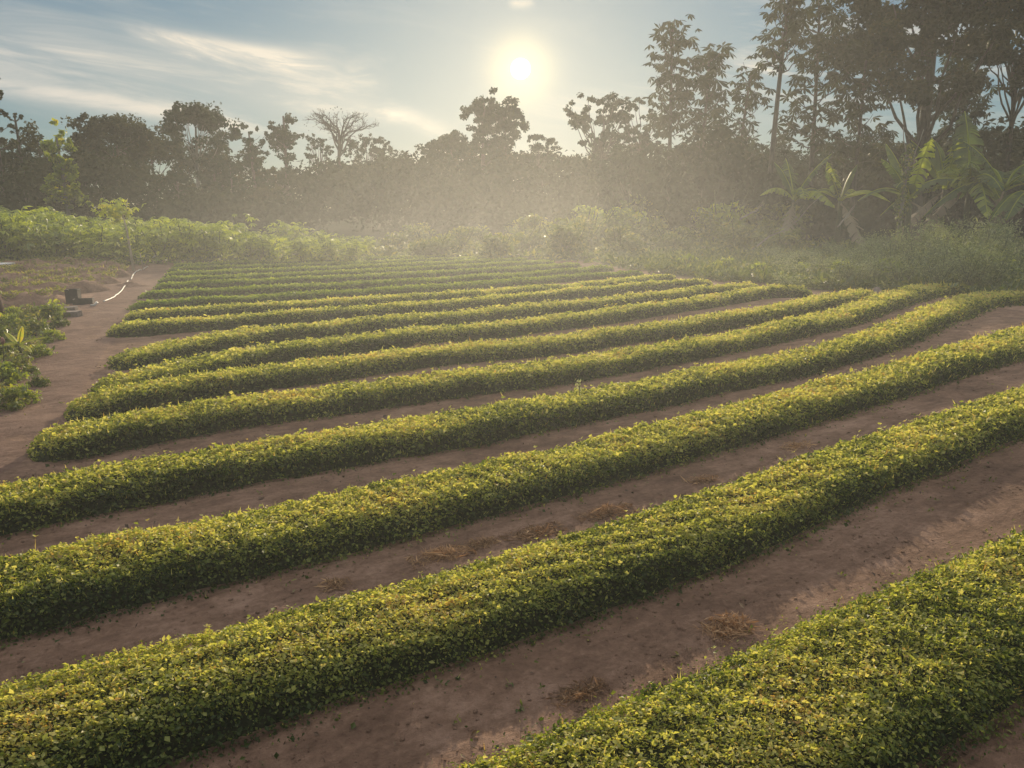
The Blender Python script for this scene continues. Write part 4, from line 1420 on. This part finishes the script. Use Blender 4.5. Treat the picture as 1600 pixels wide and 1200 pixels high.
def ground_tube(pxs, r, lift, n=8, sub=6):
    P = np.array([ground_at(x, y) for x, y in pxs])
    tt = np.linspace(0, len(P) - 1, len(P) * sub)
    P = np.stack([np.interp(tt, np.arange(len(P)), P[:, k]) for k in range(3)], -1)
    for _ in range(3):
        P[1:-1] = (P[:-2] + 2 * P[1:-1] + P[2:]) / 4
    P[:, 2] = terrain(P[:, 0], P[:, 1]) + lump(P[:, 0], P[:, 1]) + lift
    return P


o = MB().tube(ground_tube([(162, 472.5), (178, 466), (190, 456), (197, 446), (200, 440)], 0.03, 0.033), 0.0145, 8).build('water_pipe', PIPE)
tag(o, 'white water pipe curving along the path, nearer length', 'pipe', 'white pipe lengths along the path')
o = MB().tube(ground_tube([(205, 438), (208, 431), (213, 425.5), (221, 422.5)], 0.03, 0.035), 0.016, 8).build('water_pipe', PIPE)
tag(o, 'white water pipe farther up the path beyond the soil heap', 'pipe', 'white pipe lengths along the path')
o = MB().tube(ground_tube([(224, 422), (228, 419), (231, 417.5)], 0.03, 0.035), 0.016, 8).build('water_pipe', PIPE)
tag(o, 'short farthest length of white water pipe beside the planted stake', 'pipe', 'white pipe lengths along the path')
t = thing('standpipe', 'thin leaning standpipe with a white tap at the far end of the path', 'standpipe', tuple(ground_at(238, 413)))
mb = MB().tube([(0, 0, -0.05), (0.06, 0, 0.12), (0.0, 0, 0.22)], 0.014, 6)
mb.build('pipe', STAKE, t)
mb = MB().tube([(0.0, 0, 0.22), (0.10, 0.02, 0.29), (0.16, 0.02, 0.30)], [0.016, 0.03, 0.022], 8).tube([(0.10, 0.02, 0.29), (0.10, 0.02, 0.34)], [0.012, 0.028], 8)
mb.build('tap', PIPE, t)
c = ground_at(147, 479)
o = MB().tube([(-0.07, 0, 0.02), (0.02, 0, 0.03), (0.07, 0.01, 0.09)], [0.022, 0.026, 0.028], 8).build('pipe_elbow', PIPE, None, tuple(c))
tag(o, 'small white pipe elbow lying right of the low dark tray', 'pipe fitting')

# post and covered box at the left edge
c = ground_at(3, 499)
o = MB().tube([(0, 0, -0.1), (-0.03, 0, 0.3), (-0.10, 0.0, 0.62)], [0.075, 0.07, 0.06], 9).build('wooden_post', REDWOOD, None, tuple(c))
tag(o, 'short leaning reddish wooden post at the left edge of the photo', 'post')
c = ground_at(-4, 427)
t = thing('covered_box', 'dark box topped by a bright pale board at the left edge, beyond the seedling ridges', 'box', tuple(c), R(4))
MB().box((0, 0, 0.13), (0.80, 0.5, 0.28)).build('body', DARKWOOD, t)
MB().box((0, 0, 0.292), (0.86, 0.56, 0.04)).build('board', BOARD, t)

# heap of loose soil that the pipe dips behind
c = ground_at(205, 447)
n1, n2 = 10, 20
rr, aa = np.meshgrid(np.linspace(0.02, 1, n1), np.arange(n2) * 2 * math.pi / n2, indexing='ij')
X, Y = rr * np.cos(aa) * 0.55, rr * np.sin(aa) * 0.3
Z = 0.12 * (1 - rr ** 1.6) * (1 + 0.5 * wob(X, Y, 81, 2.0, 3)) - 0.02
ii, jj = np.meshgrid(np.arange(n1 - 1), np.arange(n2), indexing='ij')
Q = np.stack([ii * n2 + jj, (ii + 1) * n2 + jj, (ii + 1) * n2 + (jj + 1) % n2, ii * n2 + (jj + 1) % n2], -1).reshape(-1, 4)
tag(MB().add(np.stack([X, Y, Z], -1), Q, 0, 0.0).build('soil_heap', SOIL, None, tuple(c)), 'small heap of loose reddish soil between two lengths of white pipe', 'soil heap')

# sapling and stake by the pipe
c = ground_at(209, 424)
Ys = c[1]
top = np.array([x_at(190, Ys, 2) - c[0], 0, z_at(328, Ys) - c[2]])
t = thing('sapling', 'spindly leaning sapling with a tuft of leaves on a thin stem, by the pipe', 'sapling', tuple(c))
mb = MB().tube([(0, 0, -0.05), top * 0.3 + [0.02, 0, 0], top * 0.65 + [0.03, 0, 0], top], [0.045, 0.04, 0.032, 0.02], 6)
for k in range(7):
    limb(mb, top * (0.80 + 0.03 * k), top + rand_dirs(1, (-0.5, 0, 0.3))[0] * 0.42, 0.012, 0.005)
mb.build('stem', STAKE, t)
mb = MB()
nn_ = 100
C = top + np.array([-0.22, 0, 0.02]) + rng.normal(0, 1, (nn_, 3)) * [0.26, 0.22, 0.15]
palmate(mb, C, rng.normal(0, 0.4, (nn_, 3)) - [0, 0, 1.0], 0.17, 6, 0.15)
n = 26
P = top * rng.uniform(0.25, 0.6, n)[:, None] + rng.normal(0, 0.08, (n, 3)); Nn = rand_dirs(n)
mb.leaves(P, perp_axis(Nn), Nn, 0.10, 0.05)
mb.build('foliage', CASSAVA, t)
c = ground_at(224, 419)
t = thing('stake', 'thin planted stake sprouting a few leaves, right of the spindly sapling', 'stake', tuple(c))
MB().tube([(0, 0, -0.05), (-0.03, 0, 0.25), (-0.06, 0, 0.52)], 0.018, 6).build('stem', STAKE, t)
n = 60
P = np.array([-0.06, 0, 0.48]) + rng.normal(0, 1, (n, 3)) * [0.16, 0.12, 0.10]; Nn = rand_dirs(n)
MB().leaves(P, perp_axis(Nn), Nn, 0.11, 0.05).build('foliage', CASSAVA, t)

# broad-leaved plant on the left verge
c = ground_at(33, 566)
t = thing('broad_leaved_plant', 'young plant with broad glowing yellow-green blades on the left verge', 'plant', tuple(c))
mb = MB()
mb.tube([(0, 0, -0.03), (0.01, 0, 0.16), (0.0, 0, 0.27)], [0.022, 0.018, 0.012], 7)
mb.build('stem', STEM, t)
for a, L_, ri, dr in ((2.7, 0.36, 0.75, 0.25), (0.25, 0.38, 0.45, 0.20), (1.5, 0.28, 1.2, 0.1), (3.3, 0.30, 0.30, 0.35), (-0.5, 0.30, 0.25, 0.5), (4.4, 0.28, 0.6, 0.5)):
    mb = MB()
    banana_leaf(mb, (0, 0, 0.22), a, L_, 0.085, ri, dr, 0.02, 0, 0.95)
    mb.build('leaf', LIT, t)
c = ground_at(82, 497)
plant('weed', 'bright yellow-green weed at the left side of the flat slabs', 'weed', YW, tuple(c), 0.85, 'weeds on the left verge')
c = ground_at(6, 574)
t = thing('flowering_weed', 'weed stalk with a dull pink bud at the left edge', 'weed', tuple(c))
MB().tube([(0, 0, 0), (0.02, 0, 0.16), (0.03, 0, 0.30)], [0.008, 0.007, 0.006], 5).build('stem', STEM, t)
MB().tube([(0.03, 0, 0.29), (0.032, 0, 0.32), (0.034, 0, 0.36), (0.034, 0, 0.385)], [0.008, 0.026, 0.022, 0.004], 8).build('bud', rough_mat('pink_bud', (0.30, 0.14, 0.11), (0.42, 0.24, 0.19), 20), t)


# dried pulled weeds in the furrows
def dry_heap(label, x, y, rx, ry, h, n, along=0.6, tone=0.0):
    c = ground_at(x, y)
    mb = MB()
    q = np.clip(rng.normal(0, 0.5, (n, 2)), -0.95, 0.95) * [rx * 0.8, ry * 0.75]
    ca, sa = math.cos(along), math.sin(along)
    P = np.stack([q[:, 0] * ca - q[:, 1] * sa, q[:, 0] * sa + q[:, 1] * ca, np.zeros(n)], -1)
    lum_ = 0.75 * np.exp(-(q[:, 0] / rx) ** 2 - (q[:, 1] / ry) ** 2) * (0.7 + 0.4 * wob(P[:, 0] + c[0], P[:, 1], 91, 3.0, 2))
    P[:, 2] = terrain(P[:, 0] + c[0], P[:, 1] + c[1]) - c[2] + np.clip(lum_, 0, 1) * h * rng.random(n)
    A = unit(rng.normal(0, 1, (n, 3)) * [1, 1, 0.55]); Nn = unit(rng.normal(0, 1, (n, 3)))
    Nn = unit(Nn - (Nn * A).sum(1)[:, None] * A)
    L_ = 0.048 * rng.lognormal(0, 0.4, n)
    mb.leaves(P - A * (L_ / 2)[:, None], A, Nn, L_, np.where(rng.random(n) < 0.85, 0.0028, 0.011), 0.2, 0, np.clip(rng.beta(2, 2.5, n) + tone + 0.35 * P[:, 2] / max(h, 0.01) * 0.6, 0, 1))
    o = mb.build('dried_weed_heap', DRY, None, tuple(c))
    tag(o, label, 'dried weeds', 'heaps of dried weeds in the furrows')


dry_heap('rust-brown tuft of dried weeds alone in the nearest full furrow, right of centre', 1138, 985, 0.17, 0.12, 0.10, 650, 0.5, 0.1)
dry_heap('longest rust-brown heap of dried weeds behind the second bed', 690, 872, 0.24, 0.12, 0.09, 800, 0.5, 0.1)
dry_heap('thin straw-coloured heap of dried weeds right of the longest rust-brown one', 752, 852, 0.13, 0.09, 0.07, 350, 0.5)
dry_heap('spread-out brown dried weeds hugging the second bed, left half of the strip', 835, 835, 0.26, 0.12, 0.08, 750, 0.5, -0.05)
dry_heap('spread-out brown dried weeds hugging the second bed, right half of the strip', 945, 803, 0.28, 0.11, 0.07, 750, 0.55, -0.1)
dry_heap('small reddish tuft of dried weeds left of the longest rust-brown heap', 524, 916, 0.10, 0.07, 0.08, 220, 0.5)
dry_heap('pale straw tuft of dried weeds behind the second bed, right of centre', 1245, 699, 0.20, 0.10, 0.09, 320, 0.5, 0.35)
dry_heap('brown tuft of dried weeds left of the pale straw tuft', 1098, 752, 0.17, 0.10, 0.08, 320, 0.5, 0.0)
dry_heap('dark flattened dried weeds against the nearest bed, right of the photo centre', 905, 1085, 0.17, 0.09, 0.05, 380, 0.6, -0.2)
dry_heap('small straw wisp on the sixth bed edge near the photo centre', 655, 543, 0.18, 0.12, 0.16, 160, 0.5, 0.3)
dry_heap('straw wisp behind the eighth bed near its left end', 290, 534, 0.35, 0.12, 0.10, 260, 0.3, 0.3)
c = ground_at(905, 612, 0.2)
t = thing('sprig', 'single pale upright sprig standing above the fourth bed near the photo centre', 'sprig', (c[0], c[1], c[2] + 0.14))
MB().tube([(0, 0, -0.05), (0.005, 0, 0.08), (-0.005, 0, 0.17)], 0.0035, 5).build('stem', STEM, t)
n = 24
z = rng.uniform(0.04, 0.17, n); P = np.stack([rng.normal(0, 0.012, n), rng.normal(0, 0.012, n), z], -1); Nn = rand_dirs(n)
MB().leaves(P, unit(perp_axis(Nn) + [0, 0, 0.5]), Nn, 0.035, 0.014, 0.1, 0, 1.0).build('foliage', FEATHER, t)

# pale stone at the end of the sixth bed
c = ground_at(1370, 458)
mb = MB().box((0, 0, 0.05), (0.22, 0.17, 0.13), 0.4, 0, None, 0.7, 0.012, 0.03)
tag(mb.build('stone', SLAB, None, tuple(c)), 'small pale stone at the right end of the sixth bed', 'stone')

# fallen branches in the undergrowth on the right
for i, (x0_, y0_, x1_, y1_, Y, lab) in enumerate([(1170, 333, 1200, 318, 31, 'short pale dead branch in the undergrowth, leftmost of three'), (1210, 362, 1290, 305, 31, 'long pale dead branch leaning in the undergrowth'),
                                                  (1318, 342, 1342, 322, 30, 'pale dead branch in the undergrowth left of the vine-clad trunk')]):
    a = np.array([x_at(x0_, Y), Y, z_at(y0_, Y)]); b = np.array([x_at(x1_, Y), Y + 0.6, z_at(y1_, Y)])
    foot = a + (a - b) * 0.6
    mb = MB(); limb(mb, foot, b, 0.035, 0.012, 0.03, 7, 6)
    limb(mb, a, a + (b - a) * 0.5 + [0.3, 0.1, 0.35], 0.016, 0.006)
    tag(mb.build('dead_branch', BARK_PALE), lab, 'dead branch', 'dead branches on the right')


# ================================================================== LOOSE CLODS AND FALLEN LEAVES IN THE FURROWS
def furrow_points(n, ymax, near_bias=1.6):
    t_ = rng.random(n) ** near_bias
    Y = 1.9 + t_ * (ymax - 1.9)
    X = x_at(rng.uniform(-60, 1660, n), Y)
    far = np.full(n, 9.0)
    for C, hw in BEDS:
        for c0 in range(0, len(C), 6):
            far = np.minimum(far, np.hypot(X - C[c0, 0], Y - C[c0, 1]))
    ok = far > 0.30
    return X[ok], Y[ok], far[ok]


X, Y, far = furrow_points(26000, 11, 1.7)
sel = rng.random(len(X)) < np.clip(0.30 + 0.9 * wob(X, Y, 95, 0.5, 3), 0.05, 1)
X, Y = X[sel], Y[sel]
n = len(X)
sz = 0.0028 * np.clip(rng.lognormal(0, 0.6, n), 0.3, 3.2) * (1 + 0.05 * Y)
corner = np.array([[-1, -1, -1], [1, -1, -1], [1, 1, -1], [-1, 1, -1], [-1, -1, 1], [1, -1, 1], [1, 1, 1], [-1, 1, 1]], float)
V = np.stack([X, Y, terrain(X, Y) + lump(X, Y)], -1)[:, None, :] + corner[None] * (sz[:, None, None] * rng.uniform(0.55, 1.1, (n, 8, 3)) * [1, 1, 0.75])
Qc = np.array([[0, 3, 2, 1], [4, 5, 6, 7], [0, 1, 5, 4], [1, 2, 6, 5], [2, 3, 7, 6], [3, 0, 4, 7]])
Q = (np.arange(n)[:, None, None] * 8 + Qc[None]).reshape(-1, 4)
tag(MB().add(V, Q, 0, 0.0).build('soil_clods', SOIL), 'loose crumbs of reddish soil lying in the furrows', 'soil crumbs', kind='stuff')

X, Y, far = furrow_points(26000, 14, 1.6)
pr = np.clip(np.exp(-(far - 0.34) / 0.10), 0, 1) * 0.9 + 0.035 + np.clip(wob(X, Y, 97, 0.35, 3) - 0.35, 0, 1) * 0.5
sel = rng.random(len(X)) < pr
X, Y = X[sel], Y[sel]
n = len(X)
Nn = rand_dirs(n, (0, 0, 1.6)); A = perp_axis(Nn)
L_ = (0.012 + 0.0012 * Y) * rng.lognormal(0, 0.45, n)
mb = MB().leaves(np.stack([X, Y, terrain(X, Y) + lump(X, Y) + 0.006 + rng.random(n) * 0.012], -1) - A * (L_ / 2)[:, None], A, Nn, L_, L_ * np.where(rng.random(n) < 0.5, 0.15, 0.55), 0.2, 0, rng.random(n) ** 1.4)
tag(mb.build('fallen_leaves', LITTER), 'dry fallen leaves and stalks scattered along the furrows', 'fallen leaves', kind='stuff')

# stray sprouts come up here and there in the furrows
X, Y, far = furrow_points(1500, 9, 1.5)
keep_ = rng.random(len(X)) < np.clip(0.5 * np.exp(-(far - 0.3) / 0.12) + 0.05, 0, 1)
X, Y = np.repeat(X[keep_], 6), np.repeat(Y[keep_], 6)
n = len(X)
X = X + rng.normal(0, 0.012, n); Y = Y + rng.normal(0, 0.012, n)
Nn = rand_dirs(n, (0, 0, 0.9)); A = unit(perp_axis(Nn) + np.array([0, 0, 0.45]))
mb = MB().leaves(np.stack([X, Y, terrain(X, Y) + lump(X, Y) + rng.uniform(0, 0.02, n)], -1), A, Nn, 0.022 * rng.lognormal(0, 0.35, n), 0.011, 0.15, 0, rng.random(n))
tag(mb.build('stray_sprouts', WEED), 'small stray green sprouts scattered over the bare furrows', 'sprouts', kind='stuff')

# ================================================================== RENDER SETTINGS
scene.render.engine = 'CYCLES'
scene.cycles.use_denoising = True
scene.cycles.max_bounces = 8
scene.cycles.diffuse_bounces = 3
scene.cycles.glossy_bounces = 2
scene.cycles.transmission_bounces = 4
scene.cycles.volume_bounces = 0
scene.cycles.transparent_max_bounces = 8
scene.cycles.sample_clamp_indirect = 6
scene.cycles.use_fast_gi = False
scene.view_settings.view_transform = 'Standard'
scene.view_settings.look = 'None'
scene.view_settings.exposure = 0
scene.view_settings.gamma = 1
